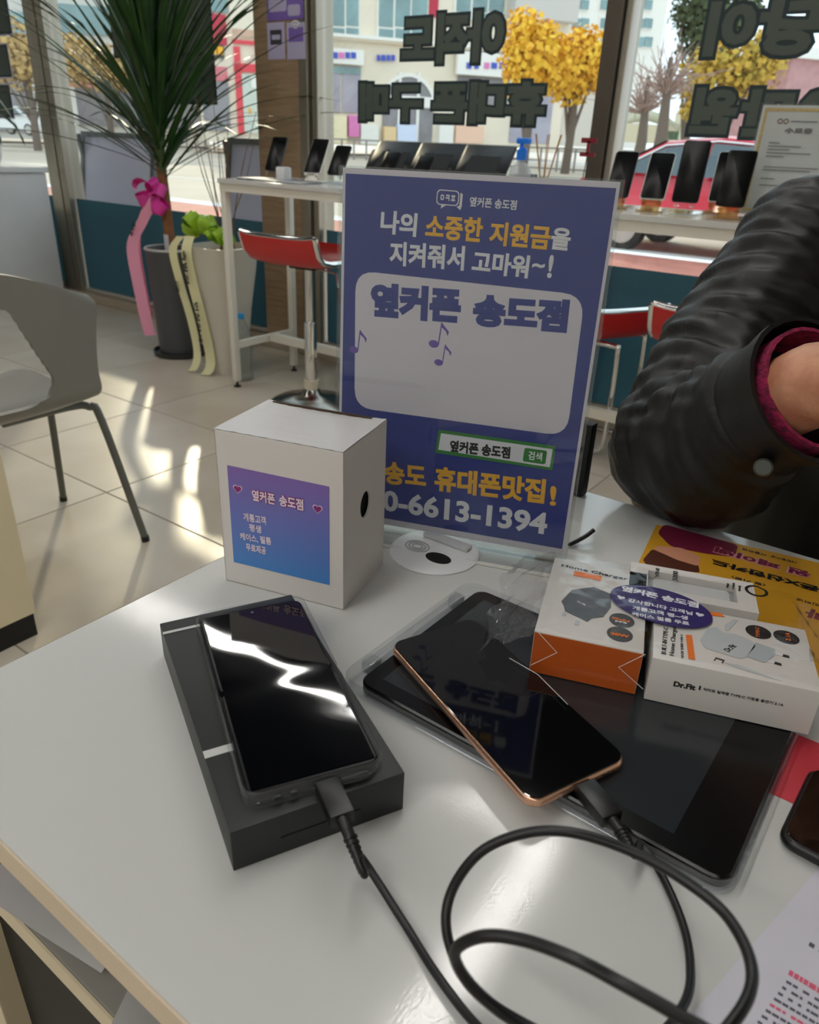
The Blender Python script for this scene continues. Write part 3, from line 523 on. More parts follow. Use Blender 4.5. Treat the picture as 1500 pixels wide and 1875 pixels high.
decal(t, 'orange_bar', tp, [rp(355, 765), rp(408, 768), rp(436, 980), rp(378, 970)], ORG2, 0.0003, 0.0002)
decal(t, 'orange_bar', tp, [rp(560, 566), rp(655, 580), rp(692, 612), rp(575, 598)], ORG2, 0.0003, 0.0002)
decal(t, 'plug_picture', tp, [rp(475, 810), rp(545, 710), rp(620, 695), rp(665, 740), rp(790, 760), rp(930, 820), rp(955, 865), rp(870, 960), rp(820, 972), rp(520, 880)], PLIGHT, 0.0003, 0.0002, 0.002)
decal(t, 'plug_picture', tp, [rp(955, 830), rp(1125, 890), rp(1115, 945), rp(1030, 1005), rp(880, 955)], mat('print_pale_blue', (170, 180, 184), 0.45), 0.0003, 0.0002, 0.001)
for a in ([(1125, 920), (1190, 935), (1190, 950), (1122, 932)], [(1058, 982), (1120, 996), (1116, 1012), (1052, 996)]): decal(t, 'prong_picture', tp, [rp(*p) for p in a], OFF, 0.0003, 0.0002)
for a in ([(1190, 932), (1240, 945), (1248, 965), (1185, 952)], [(1118, 994), (1175, 1012), (1180, 1032), (1112, 1014)]): decal(t, 'prong_picture', tp, [rp(*p) for p in a], INK, 0.0003, 0.0002)
decal(t, 'cable_picture', tp, [rp(690, 680), rp(770, 630), rp(800, 640), rp(720, 730), rp(690, 720)], PLIGHT, 0.0003, 0.0002); decal(t, 'cable_picture', tp, [rp(690, 1005), rp(800, 1020), rp(1180, 1165), rp(800, 1050)], PLIGHT, 0.0003, 0.0002)
decal(t, 'connector_outline', tp, [rp(595, 985), rp(612, 958), rp(690, 982), rp(672, 1010), rp(662, 1006), rp(676, 988), rp(616, 970), rp(605, 988)], INK, 0.0003, 0.0002)
lettering(t, 'Dr.Fit', tp, rp(700, 905), rp(770, 855), 34 / 4.69, INK, 0.04, 0.0006)
badge(t, tp, rp(978, 740), 0.0085, 0.0082, INK, 0.0003); badge(t, tp, rp(1218, 785), 0.0085, 0.0082, INK, 0.0003)
vtext('TYPE-C', (975, 785), (968, 700), 34, ORG2, 0.03); vtext('2.1A', (1235, 818), (1228, 745), 44, ORG2, 0.04)
t, Mx, tp, fp_ = cbox((-0.1405, 0.5385 - 0.0395), 0.0935, 0.0455, None, 'white power bank box with a cut-out window, behind the home charger box')
ci = MB().bbox((0.0467, 0.0227, (ZT - ZB - 0.006) / 2), (0.0935, 0.0455, ZT - ZB - 0.006), 0.0005, Mx); obj('inner_tray', ci, mat('tray_grey', (150, 152, 152), 0.5), t, 40)
h_ = ZT - ZB
for x0, x1, y0, y1 in ((0, 0.0935, 0, 0.010), (0, 0.0935, 0.036, 0.0455), (0, 0.014, 0.010, 0.036), (0.0795, 0.0935, 0.010, 0.036)): obj('carton_frame', MB().span(x0, x1, y0, y1, h_ - 0.0064, h_, Mx), BXW, t)
obj('power_bank', MB().rprism(0.058, 0.021, 0.004, 0.004, 0.001, Mx @ Matrix.Translation((0.047, 0.0215, h_ - 0.0075))), mat('power_bank_white', (196, 198, 198), 0.3), t, 40)
vtext('VINI', (105, 270), (115, 195), 30, INK); vtext('5000', (262, 300), (268, 218), 40, INK, 0.02); vtext('POWER', (762, 372), (768, 318), 18, INK); vtext('MINI', (712, 362), (718, 325), 18, INK); vtext('BANK', (815, 388), (820, 340), 18, INK)
u, v = tp.uv(*rp(962, 388)); me = mesh_of(ringp([(0.0085 * math.cos(a), 0.0085 * math.sin(a)) for a in np.linspace(0.5, 5.9, 30)], [(0.0062 * math.cos(a), 0.0062 * math.sin(a)) for a in np.linspace(0.5, 5.9, 30)]), 'round_mark'); me.transform(tp.mat(u, v, 0.9, 0.0004)); obj('round_mark', me, INK, t)
# oval thank-you sticker on the bag, then the bag itself
VIO = mat('sticker_violet', (38, 20, 100), 0.45); bag = thing('plastic_bag', 'crinkled clear plastic bag with an oval violet sticker around the charger boxes', 'bag', loc=(-0.09, 0.47, ZB))
tp = Plane(np.array([-0.1715, 0.4035, ZT + 0.0012]), cx_, cyv)
c0 = tp.uv(1209, 1110); e1, e2 = tp.uv(1117, 1083), tp.uv(1302, 1136); ang = math.atan2(*(e2 - e1)[::-1]); hw = np.linalg.norm(e2 - e1) / 2; hh = 0.0245
u = MB().prism([(hw * math.cos(a), hh * math.sin(a)) for a in np.linspace(0, 2 * math.pi, 48, endpoint=False)], 0, 0.0003, tp.mat(*c0, ang, 0.0004)); vs = obj('oval_sticker', u, VIO, bag)
def op(x, y): return (1130 + x / 4.054, 940 + y / 4.054)
for s, a, b, h, bd in (('옆커폰 송도점', (32, 560), (606, 690), 70, 0.05), ('감사합니다 고객님', (80, 648), (560, 750), 46, 0.035), ('개통고객 평~생', (112, 705), (525, 785), 46, 0.035), ('케이스 필름 무료', (108, 752), (536, 826), 44, 0.035)):
    lettering(vs, s, tp, op(*a), op(*b), h / 4.054, OFF, bd, 0.0008, 1.25)
for px in ((28, 632), (612, 760)): heart(vs, tp, op(*px), 0.0058, OFF, 0.0008, ang)
BAGF = clear('cellophane', (252, 252, 252), 0.07, 1.4, bump=0.22, bscale=38)
def q(u_, v_, z): return tuple(np.array([-0.1715, 0.4035, 0]) + cx_ * u_ + cyv * v_ + np.array([0, 0, z]))
BAGL = clear('cellophane_crumpled', (246, 246, 246), 0.10, 1.55, 0.05, (235, 235, 235), bump=0.6, bscale=55)
def sheet(name, P): obj(name, MB().grid(P), BAGF if name == 'bag_film' else BAGL, bag, 60)
cr = lambda a, b: 0.0009 * math.sin(a * 1.7 + b * 2.3) + 0.0006 * math.sin(a * 3.1 - b * 1.3)
sheet('bag_film', [[q(-0.002 + 0.183 * i / 18, -0.002 + 0.114 * j / 10, ZT + 0.0030 + cr(i, j) + 0.001) for j in range(11)] for i in range(19)])
sheet('bag_film', [[q(-0.002 + 0.077 * i / 10, -0.0025 - 0.002 * math.sin(j) * abs(math.sin(i)), ZB + 0.002 + (ZT - ZB) * j / 5) for j in range(6)] for i in range(11)])
sheet('bag_flap', [[q(-0.002 - 0.034 * i / 8 + 0.004 * math.sin(j * 1.3), -0.008 + 0.128 * j / 12, ZT - 0.004 - 0.016 * (i / 8) + 0.006 * math.sin(i * 1.4 + j * 1.1) * (i / 8) + 0.004) for j in range(13)] for i in range(9)])
sheet('bag_flap', [[q(0.18 + 0.018 * i / 5, 0.03 + 0.085 * j / 8, ZT - 0.010 * i / 5 + 0.004 * math.sin(i + j * 1.3)) for j in range(9)] for i in range(6)])
CREASE_GLINT = mat('film_highlight_crease', (235, 235, 235), 0.15)
for P in ([(933, 1205), (985, 1235), (1040, 1290)], [(972, 1218), (1020, 1195), (984, 1156)], [(1178, 1262), (1133, 1222), (1182, 1198)]):
    zz = 0.748 if P[0][0] == 933 else None
    pts = [atz(*p, 0.752) for p in P] if zz else [tuple(fpl) for fpl in [Plane(np.array([-0.1715, 0.4035, ZB]) - cyv * 0.004, cx_, (0, 0, 1)).o + cx_ * Plane(np.array([-0.1715, 0.4035, ZB]) - cyv * 0.004, cx_, (0, 0, 1)).uv(*p)[0] + np.array([0, 0, 1.0]) * max(0.001, Plane(np.array([-0.1715, 0.4035, ZB]) - cyv * 0.004, cx_, (0, 0, 1)).uv(*p)[1]) for p in P]]
    obj('film_crease', MB().tube(pts, 0.00022, 6), CREASE_GLINT, bag)  # opaque pale tubes paint the highlights along the film creases
# ------------------------------------------------------------------ papers, grommet and small things on the desk
fy = math.radians(9); fx_, fyv = np.array([math.cos(fy), math.sin(fy), 0]), np.array([-math.sin(fy), math.cos(fy), 0])
fo = np.array([-0.186, 0.715, 0.7303]); FP = Plane(fo - fyv * 0.21, fx_, fyv)
MARO = mat('print_maroon', (120, 34, 62), 0.45); FLY = mat('flyer_yellow', (222, 164, 46), 0.4, var=0.05); PKO = mat('print_pink_outline', (232, 160, 176), 0.45)
fly = thing('flyer', 'yellow printed flyer lying upside down on the desk below the dark sleeve', 'flyer', M=FP.mat(0.1, 0.1))
obj('sheet', MB().span(0, 0.205, 0, 0.21, 0, 0.0004, FP.mat(0, 0)), FLY, fly)
def yp(x, y): return (1130 + x / 4.054, 940 + y / 4.054)
def yl(s, a, b, h, m, bold, lift=0.0008): lettering(fly, s, FP, yp(*a), yp(*b), h / 4.054, m, bold, lift, 1.3)
yl('원 페이백', (1440, 470), (720, 270), 96, PKO, 0.10); yl('원 페이백', (1436, 468), (724, 272), 84, MARO, 0.045, 0.0012)
yl('폰X신한카드', (1500, 575), (700, 362), 78, INK, 0.05, 0.0012); yl('사용하면', (1110, 318), (930, 268), 30, INK, 0.02); yl('14만원이상', (1330, 372), (1140, 322), 28, INK, 0.02); yl('(월 기준)', (1100, 540), (850, 475), 36, INK, 0.02)
yl('인터넷', (1500, 690), (1330, 640), 34, INK, 0.02); yl('마', (1560, 790), (1400, 735), 130, MARO, 0.05)
decal(fly, 'printed_dress', FP, [yp(300, 150), yp(350, 85), yp(900, 240), yp(870, 330), yp(640, 300), yp(400, 250)], MARO, 0.0006, 0.0002, 0.006)
decal(fly, 'printed_hair', FP, [yp(190, 350), yp(260, 270), yp(330, 300), yp(600, 380), yp(615, 445), yp(480, 430), yp(230, 400)], mat('print_brown', (84, 42, 28), 0.5), 0.0006, 0.0002, 0.004)
decal(fly, 'printed_face', FP, [yp(265, 270), yp(300, 248), yp(480, 262), yp(620, 330), yp(605, 400), yp(440, 350)], mat('print_skin', (214, 150, 120), 0.5), 0.0009, 0.0002, 0.004)
RED = mat('red_card', (206, 62, 74), 0.45)
single('red_card', MB().span(-0.05, 0.016, 0.404, 0.47, 0.7301, 0.7304), RED, 'red printed card peeking out from under the right end of the tablet', 'card')
ph = single('document_sheet', MB().span(0, 0.21, -0.26, 0, 0, 0.0004, Matrix.Translation((0.030, 0.372, 0.7303)) @ Matrix.Rotation(math.radians(-15), 4, 'Z')), mat('document_paper', (206, 204, 214), 0.6), 'white printed document at the lower right corner of the desk', 'paper')
DP = Plane(np.array([0.030, 0.372, 0.7308]), np.array([math.cos(math.radians(-15)), math.sin(math.radians(-15)), 0]), np.array([-math.sin(math.radians(-15)), math.cos(math.radians(-15)), 0]))
ROOT[ph] = Matrix.Translation(ph.location)
PRT = mat('print_faded_pink', (214, 92, 122), 0.6); PRK = mat('print_faded_black', (84, 84, 96), 0.6)
def pline(a, b, m, h):
    p, q_ = DP.uv(*a), DP.uv(*b); d = q_ - p; ln = np.linalg.norm(d); mb = MB(); x = 0.0
    while x < ln:
        w = random.uniform(0.0012, 0.0032); mb.span(x, min(x + w, ln), -h / 2, h / 2, 0, 0.0001); x += w + random.choice((0.0004, 0.0005, 0.0006, 0.0022))
    me = mesh_of(mb, 'print_line'); me.transform(DP.mat(*p, math.atan2(d[1], d[0]), 0)); obj('print_line', me, m, ph)
pline((1445, 1780), (1560, 1850), PRT, 0.0030); pline((1482, 1728), (1560, 1775), PRK, 0.0026)
for k in range(16):
    a = (1440 - k * 7.5, 1797 + k * 10.5); pline(a, (a[0] + 330, a[1] + 194), PRK if k not in (4, 8) else PRT, 0.0014)
bpn = thing('black_phone', 'glossy black phone cut off by the right edge of the picture', 'smartphone', loc=(0.09, 0.40, 0.7305))
BPM = Matrix.Translation((0.0845, 0.395, 0.7305)) @ Matrix.Rotation(math.radians(-4), 4, 'Z')
obj('phone_body', MB().rprism(0.155, 0.074, 0.0085, 0.010, 0.003, BPM), BLACKP, bpn, 60); obj('front_glass', MB().rprism(0.150, 0.069, 0.0006, 0.008, 0.0002, BPM @ Matrix.Translation((0, 0, 0.0083))), BLACKGLASS, bpn, 25)
gx, gy = -0.331, 0.519
gm = thing('cable_grommet', 'round white plastic cable grommet set into the desk before the sign', 'grommet', loc=(gx, gy, 0.7305))
GW = mat('grommet_white', (222, 224, 226), 0.3)
obj('ring', MB().lathe([(0.0, 0.7303), (0.0425, 0.7303), (0.0425, 0.7315), (0.040, 0.7328), (0.030, 0.7335), (0.0, 0.7335)], 40, Matrix.Translation((gx, gy, 0)), False), GW, gm, 40)
obj('cable_hole', MB().prism([(gx + 0.012 + 0.013 * math.cos(a), gy - 0.012 + 0.009 * math.sin(a)) for a in np.linspace(0, 2 * math.pi, 24, endpoint=False)], 0.7336, 0.7338), HOLE, gm)
for r_ in (0.012, 0.0085, 0.005): obj('spiral_rib', MB().tube([(gx - 0.016 + r_ * math.cos(a), gy - 0.006 + 0.8 * r_ * math.sin(a), 0.7337) for a in np.linspace(0, 2 * math.pi, 25)], 0.0007, 6, False), mat('grommet_shade', (170, 172, 176), 0.35), gm, 60)
obj('plug_blade', MB().bbox((gx + 0.002, gy + 0.018, 0.736), (0.05, 0.010, 0.004), 0.001), mat('grommet_glass', (190, 192, 196), 0.2), gm, 40)
single('cable_end', MB().tube(spline([atz(1042, 998, 0.733), atz(1058, 990, 0.735), atz(1074, 981, 0.739), atz(1087, 971, 0.742)], 5), [0.0016] + [0.0021] * 14 + [0.0023], 10), CABLE, 'short black cable end sticking up beside the lower corner of the sign', 'cable', smooth=60)
# things on the shelf under the desk front
pk = atz(0, 1612, 0.64); single('snack_pack', MB().bbox((pk[0] - 0.012, pk[1] + 0.045, 0.641), (0.045, 0.06, 0.04), 0.010), mat('pack_red_blue', (150, 30, 40), 0.35, var=1, vscale=18, rgb2=(30, 60, 120)), 'red and blue package on the shelf under the desk', 'package', smooth=50)
pa, pc = atz(85, 1675, 0.622), atz(272, 1838, 0.622)
for k, (x, y, a, w, d, lb) in enumerate(((pa[0], pa[1] + 0.012, 8, 0.12, 0.045, 'translucent sheet on the shelf below the desk edge, beside the red package'), (pc[0], pc[1] + 0.02, -60, 0.07, 0.05, 'white folded sheet on the shelf near the bottom of the picture'))):
    single('paper_sheet', MB().grid([[(w * (i / 8 - 0.5), d * (j / 5 - 0.5), 0.0012 + 0.008 * max(0, i / 8 - 0.55) * (1 + math.sin(j))) for j in range(6)] for i in range(9)], Matrix.Translation((x, y, 0.6204)) @ Matrix.Rotation(math.radians(a), 4, 'Z')), mat('shelf_paper', (190, 188, 186), 0.5), lb, 'paper', smooth=60)
# ------------------------------------------------------------------ white bar tables under the window
TZ = 0.912
def bar_table(x0, x1, label):
    y0, y1 = 2.325, 2.755; t = thing('bar_table', label, 'table', ((x0 + x1) / 2, (y0 + y1) / 2, 0), group='bar tables by the window')
    obj('tabletop', MB().bbox(((x0 + x1) / 2, (y0 + y1) / 2, TZ - 0.009), (x1 - x0, y1 - y0, 0.018), 0.001), LAMINATE, t)
    obj('apron', MB().span(x0 + 0.004, x1 - 0.004, y0 + 0.006, y0 + 0.030, TZ - 0.050, TZ - 0.0185), WHITESTEEL, t); obj('apron', MB().span(x0 + 0.004, x1 - 0.004, y1 - 0.030, y1 - 0.006, TZ - 0.050, TZ - 0.0185), WHITESTEEL, t)
    for x in (x0 + 0.019, x1 - 0.019):
        for y in (y0 + 0.022, y1 - 0.022):
            lg = obj('leg', MB().bbox((x, y, (TZ - 0.05 + 0.03) / 2), (0.030, 0.030, TZ - 0.05 - 0.03), 0.002), WHITESTEEL, t, 40)
            obj('levelling_foot', MB().lathe([(0.016, 0.0), (0.016, 0.006), (0.006, 0.010), (0.006, 0.031)], 14, Matrix.Translation((x, y, 0))), BLACKP, lg, 40)
        obj('side_stretcher', MB().span(x - 0.013, x + 0.013, y0 + 0.037, y1 - 0.037, 0.185, 0.215), WHITESTEEL, t)
    obj('long_stretcher', MB().span(x0 + 0.034, x1 - 0.034, (y0 + y1) / 2 + 0.02, (y0 + y1) / 2 + 0.05, 0.185, 0.222), WHITESTEEL, t)
bar_table(-2.69, -1.30, 'long white bar table by the window, its left end near the two planters'); bar_table(-1.295, 0.55, 'long white bar table by the window, behind the person in the dark jacket')
# display phones on their stands
PSTEP = mat('stand_silver', (190, 186, 178), 0.35, 0.5); GOLDST = clear('amber_acrylic', (232, 210, 170), 0.05, 1.45, 0.25, (214, 186, 140)); PEARL = mat('phone_pearl', (222, 224, 220), 0.3)
DUMMY = mat('dummy_screen', (7, 7, 8), 0.35, spec=0.25)
def display_phone(x, y, h, w, lean, rz, label, rim=BLACKP, stand='clear'):
    Mx = TR(x, y, TZ, rz); t = thing('display_phone', label, 'smartphone', M=Mx, group='display phones on the bar tables')
    b = Mx @ Matrix.Translation((0, 0, 0.032)) @ Matrix.Rotation(-lean, 4, 'X') @ Matrix.Rotation(math.pi / 2, 4, 'X') @ Matrix.Translation((0, h / 2, 0))
    obj('phone_body', MB().rprism(w, h, 0.0085, 0.009, 0.0018, b), rim, t, 50); obj('screen', MB().rprism(w - 0.004, h - 0.004, 0.0006, 0.008, 0.0002, b @ Matrix.Translation((0, 0, 0.0084))), DUMMY, t, 50)
    sm = GOLDST if stand == 'amber' else (ACRYLIC if stand == 'clear' else WHITESTEEL)
    obj('stand_foot', MB().bbox((0, 0.035, 0.003), (0.085, 0.12, 0.004), 0.001, Mx), sm, t)
    bk = Mx @ Matrix.Translation((0, 0.0035, 0.032)) @ Matrix.Rotation(-lean, 4, 'X'); obj('stand_back', MB().span(-0.028, 0.028, 0.0005, 0.004, -0.03, h * 0.62, bk), sm, t)
    for s in (-1, 1): obj('stand_hook', MB().span(s * 0.024 - 0.006, s * 0.024 + 0.006, -0.014, 0.004, -0.012, -0.006, bk), sm, t)
    return t
R_ = math.radians
display_phone(-2.555, 2.52, 0.155, 0.075, R_(32), R_(14), 'black display phone at the left end of the bar table, before the wooden column')
display_phone(-2.325, 2.52, 0.165, 0.078, R_(38), R_(16), 'white-backed display phone leaning beside the small white cube', WHITE, 'white')
display_phone(-2.225, 2.55, 0.135, 0.075, R_(36), R_(10), 'black display phone just left of the blue sign corner')
display_phone(-2.10, 2.63, 0.13, 0.075, R_(40), R_(10), 'black display phone behind the top left corner of the blue sign')
display_phone(-1.86, 2.40, 0.13, 0.07, R_(42), R_(8), 'black display phone before the leftmost display tablet')
display_phone(-1.72, 2.42, 0.12, 0.07, R_(42), R_(8), 'black display phone before the middle display tablet')
display_phone(-0.985, 2.50, 0.15, 0.074, R_(28), R_(8), 'black display phone nearest the right corner of the blue sign', BLACKP, 'amber')
display_phone(-0.865, 2.49, 0.16, 0.076, R_(34), R_(10), 'black display phone with a pearl edge standing before the red car', PEARL, 'amber')
display_phone(-0.765, 2.50, 0.175, 0.08, R_(12), R_(4), 'tallest black display phone on the right, nearly upright', BLACKP, 'clear')
display_phone(-0.700, 2.64, 0.16, 0.07, R_(26), R_(10), 'black display phone tucked behind the rightmost one', PEARL, 'amber')
display_phone(-0.618, 2.45, 0.158, 0.08, R_(20), R_(6), 'rightmost black display phone beside the framed certificate', BLACKP, 'amber')
def display_tablet(x, y, label):
    Mx = TR(x, y, TZ, R_(12)); t = thing('display_tablet', label, 'tablet', M=Mx, group='display tablets on the bar table')
    b = Mx @ Matrix.Translation((0, 0, 0.06)) @ Matrix.Rotation(-R_(52), 4, 'X') @ Matrix.Rotation(math.pi / 2, 4, 'X') @ Matrix.Translation((0, 0.085, 0))
    obj('tablet_body', MB().rprism(0.20, 0.165, 0.009, 0.012, 0.002, b), mat('tablet_graphite', (28, 28, 30), 0.45, spec=0.3), t, 50); obj('screen', MB().rprism(0.188, 0.15, 0.0006, 0.006, 0.0002, b @ Matrix.Translation((0, 0, 0.0088))), mat('tablet_dim_glass', (24, 25, 26), 0.4, spec=0.25), t, 50)
    obj('stand_wedge', MB().prism([(-0.03, 0.002), (0.13, 0.002), (0.13, 0.02), (0.11, 0.145), (0.095, 0.145), (-0.03, 0.055)], -0.06, 0.06, Mx @ Matrix([[0, 0, 1, 0], [1, 0, 0, 0], [0, 1, 0, 0], [0, 0, 0, 1]])), BLACKM, t)
display_tablet(-1.975, 2.58, 'leftmost of the three dark display tablets leaning above the blue sign'); display_tablet(-1.765, 2.58, 'middle one of the three dark display tablets above the blue sign'); display_tablet(-1.555, 2.58, 'rightmost of the three dark display tablets, beside the sanitizer pump')
single('cube_box', MB().bbox((-2.43, 2.46, TZ + 0.0285), (0.048, 0.048, 0.055), 0.008), mat('cube_white', (224, 224, 224), 0.35), 'small white rounded cube between the first two display phones', 'cube', smooth=50)
single('display_tray', MB().bbox((-2.44, 2.44, TZ + 0.004), (0.36, 0.14, 0.006), 0.002), mat('tray_blue', (30, 50, 92), 0.4, var=1, vscale=7, rgb2=(205, 205, 200)), 'thin dark blue tray under the first display phones', 'tray')
single('card_box', MB().bbox((-1.43, 2.715, TZ + 0.040), (0.075, 0.04, 0.078), 0.003), mat('slate_card', (62, 76, 78), 0.6), 'slate grey box standing behind the sign beside the tablets', 'box')
# sanitizer pump
sx_, sy_ = -1.385, 2.58; sb = thing('sanitizer_bottle', 'clear pump bottle with a bright blue cap above the sign', 'bottle', (sx_, sy_, TZ))
obj('bottle', MB().lathe([(0.036, 0.001), (0.038, 0.01), (0.038, 0.09), (0.030, 0.108), (0.014, 0.118), (0.014, 0.128)], 24, TR(sx_, sy_, TZ)), clear('bottle_plastic', (236, 240, 242), 0.05, 1.4, 0.35, (226, 230, 232)), sb, 40)
BLU = mat('pump_blue', (24, 116, 222), 0.3); obj('pump_cap', MB().lathe([(0.018, 0.126), (0.019, 0.158), (0.012, 0.166)], 20, TR(sx_, sy_, TZ)), BLU, sb, 40); obj('pump_head', MB().bbox((sx_ + 0.004, sy_, TZ + 0.186), (0.052, 0.022, 0.02), 0.006).bbox((sx_ - 0.003, sy_, TZ + 0.168), (0.012, 0.012, 0.03), 0.002), BLU, sb, 40)
# reed diffuser
rx, ry = -1.31, 2.62; rd = thing('reed_diffuser', 'small glass reed diffuser with thin brown sticks beside the blue pump', 'diffuser', (rx, ry, TZ))
obj('jar', MB().lathe([(0.026, 0.001), (0.028, 0.01), (0.028, 0.05), (0.012, 0.065), (0.012, 0.078)], 20, TR(rx, ry, TZ)), clear('jar_glass', (246, 236, 216), 0.03, 1.45, 0.1, (230, 214, 180)), rd, 40)
for k in range(6): a = k * 1.05; obj('reed', MB().tube([(rx, ry, TZ + 0.01), (rx + 0.05 * math.cos(a), ry + 0.05 * math.sin(a), TZ + 0.21)], 0.0017, 6), mat('reed_brown', (176, 124, 76), 0.7), rd)
# small red marker on a stem
mx_, my_ = -1.175, 2.66; st = thing('sign_pick', 'small dark red shape on a thin stem standing on the bar table', 'marker', (mx_, my_, TZ))
obj('stem', MB().tube([(mx_ - 0.012, my_, TZ), (mx_, my_, TZ + 0.15)], 0.0018, 8), BLACKP, st); DKR = mat('dark_red', (120, 16, 30), 0.5)
mb = MB(); mb.box((mx_, my_, TZ + 0.196), (0.056, 0.004, 0.016)); mb.box((mx_, my_, TZ + 0.152), (0.056, 0.004, 0.012)); mb.box((mx_, my_, TZ + 0.174), (0.012, 0.004, 0.04)); obj('mark', mb, DKR, st)
# framed certificate in an acrylic stand
cm = Matrix.Translation((-0.635, 2.62, TZ + 0.002)) @ Matrix.Rotation(R_(4), 4, 'Z') @ Matrix.Rotation(-R_(3), 4, 'X'); ct = thing('certificate', 'white certificate with a gold border in a clear stand behind the dark shoulder', 'certificate', M=cm)
obj('acrylic_sheet', MB().span(0, 0.235, -0.002, 0.0, 0, 0.31, cm), ACRYLIC, ct); pp = obj('paper', MB().span(0.006, 0.228, 0.0006, 0.001, 0.006, 0.304, cm), mat('certificate_paper', (214, 212, 210), 0.6), ct)
GOLD = mat('gold_print', (206, 176, 110), 0.5, var=0.25, vscale=90); CPn = Plane(np.array(cm.translation), np.array(cm.col[0][:3]), np.array(cm.col[2][:3]))
for x0, x1, y0, y1 in ((0.014, 0.022, 0.014, 0.296), (0.212, 0.220, 0.014, 0.296), (0.022, 0.212, 0.288, 0.296), (0.022, 0.212, 0.014, 0.022)): obj('gold_border', MB().span(x0, x1, -0.0004, 0.0005, y0, y1, cm), GOLD, pp)
GRY = mat('print_soft_grey', (108, 106, 106), 0.6)
def ctext(s, u, v, w, h, bold=0.02):
    me = text_mesh(s, w, h, bold); me.transform(CPn.mat(u, v, 0, 0.0022)); obj('lettering', me, GRY, pp)
for x in (0.062, 0.078): obj('seal_mark', mesh_of(MB().tube([cm @ Vector((x + 0.006 * math.cos(a), -0.0006, 0.262 + 0.006 * math.sin(a))) for a in np.linspace(0, 6.283, 20)], 0.0013, 6, False), 'seal_mark'), mat('seal_brown', (120, 84, 50), 0.5), pp)
ctext('수료증', 0.118, 0.238, 0.075, 0.014, 0.04)
for k, (w, v) in enumerate(((0.03, 0.205), (0.09, 0.196), (0.06, 0.187), (0.12, 0.178), (0.05, 0.169), (0.15, 0.140), (0.13, 0.132), (0.04, 0.108), (0.10, 0.09), (0.07, 0.262))):
    me = mesh_of(MB().span(0, w, -0.0012, 0.0012, 0, 0.0001), 'text_line'); me.transform(CPn.mat(0.045 if k < 9 else 0.092, v, 0, 0.0022)); obj('text_line', me, GRY, pp)
# ------------------------------------------------------------------ bar stools
REDV = mat('red_vinyl', (196, 20, 24), 0.35, coat=0.2)
def make_stool(label, dz=0.0, base=True):
    t = thing('bar_stool', label, 'stool', (0, 0, 0), group='red bar stools'); I = Matrix.Identity(4)
    if base: obj('base', MB().lathe([(0.18, 0.0), (0.185, 0.006), (0.17, 0.014), (0.10, 0.030), (0.045, 0.045), (0.030, 0.075)], 36), mat('base_chrome', (150, 146, 140), 0.22, 1.0), t, 50)
    if base: obj('outer_column', MB().lathe([(0.027, 0.06), (0.027, 0.36), (0.025, 0.365)], 20), CHROME, t, 40); obj('gas_lift', MB().lathe([(0.020, 0.36), (0.020, 0.60 + dz)], 20), CHROME, t, 40)
    if base: obj('collar', MB().lathe([(0.034, 0.07), (0.034, 0.11)], 20), mat('cream_collar', (214, 206, 184), 0.4), t, 40)
    # seat pan turning up into a low back at -y (the back faces the viewer)
    prof = [(0.20, 0.655), (0.17, 0.632), (0.10, 0.618), (0.0, 0.614), (-0.10, 0.618), (-0.155, 0.630), (-0.185, 0.660), (-0.200, 0.700), (-0.208, 0.725)]; prof = [(y, z + dz) for y, z in prof]
    def slab(o0, wdt):
        P = [[(wdt * (i / 12 - 0.5) * (1.0 if abs(i - 6) < 6 else 0.985), y + o0 * dy, z + o0 * dz + 0.010 * (2 * abs(i / 12 - 0.5)) ** 4) for i in range(13)] for (y, z), (dy, dz) in zip(prof, [(0.3, -1), (0.2, -1), (0, -1), (0, -1), (0, -1), (-0.4, -0.9), (-0.8, -0.6), (-1, -0.3), (-1, -0.2)])]
        return P
    up_, dn = slab(-0.016, 0.36), slab(0.012, 0.36); mb = MB().grid(up_).grid([r[::-1] for r in dn])
    e = [up_[0], dn[0]]; mb.grid(e); mb.grid([up_[-1], dn[-1]]); mb.grid([[r[0] for r in up_], [r[0] for r in dn]]); mb.grid([[r[-1] for r in up_], [r[-1] for r in dn]])
    obj('seat', mb, REDV, t, 50)
    mid = slab(-0.002, 0.372); loop = [r[0] for r in mid] + list(mid[-1]) + [r[-1] for r in mid[::-1]] + list(mid[0][::-1]) + [mid[0][0]]
    obj('chrome_rim', MB().tube(loop, 0.0125, 8), CHROME, t, 60)
    obj('seat_plate', MB().bbox((0, 0, 0.596 + dz), (0.12, 0.12, 0.012), 0.003), BLACKM, t)
    if base: lv = obj('lever', MB().tube([(0.02, 0, 0.594 + dz), (0.15, -0.02, 0.585 + dz), (0.185, -0.05, 0.53 + dz)], 0.004, 8), CHROME, t, 60); obj('lever_grip', MB().tube([(0.183, -0.048, 0.535 + dz), (0.20, -0.062, 0.475 + dz)], 0.0085, 10), BLACKP, lv, 60)
    fr = obj('footrest', MB().tube([(0.027, 0.02, 0.30)] + [(0.13, 0.02 - 0.05, 0.29), (0.15, -0.10, 0.285), (0.13, -0.16, 0.285), (0.0, -0.175, 0.285), (-0.13, -0.16, 0.285), (-0.15, -0.10, 0.285), (-0.13, -0.03, 0.29), (-0.027, 0.02, 0.30)], 0.009, 8), CHROME, t, 60) if False else None
    return t
s1 = make_stool('red bar stool with chrome rim left of the blue sign, its black lever showing')
s1.matrix_world = TR(-2.245, 2.405, 0, R_(6)); ROOT[s1] = s1.matrix_world.copy()
s2 = make_stool('low red stool with a chrome loop frame, right beside the blue sign', -0.165, False); s2.matrix_world = TR(-1.13, 2.80, 0, R_(62))
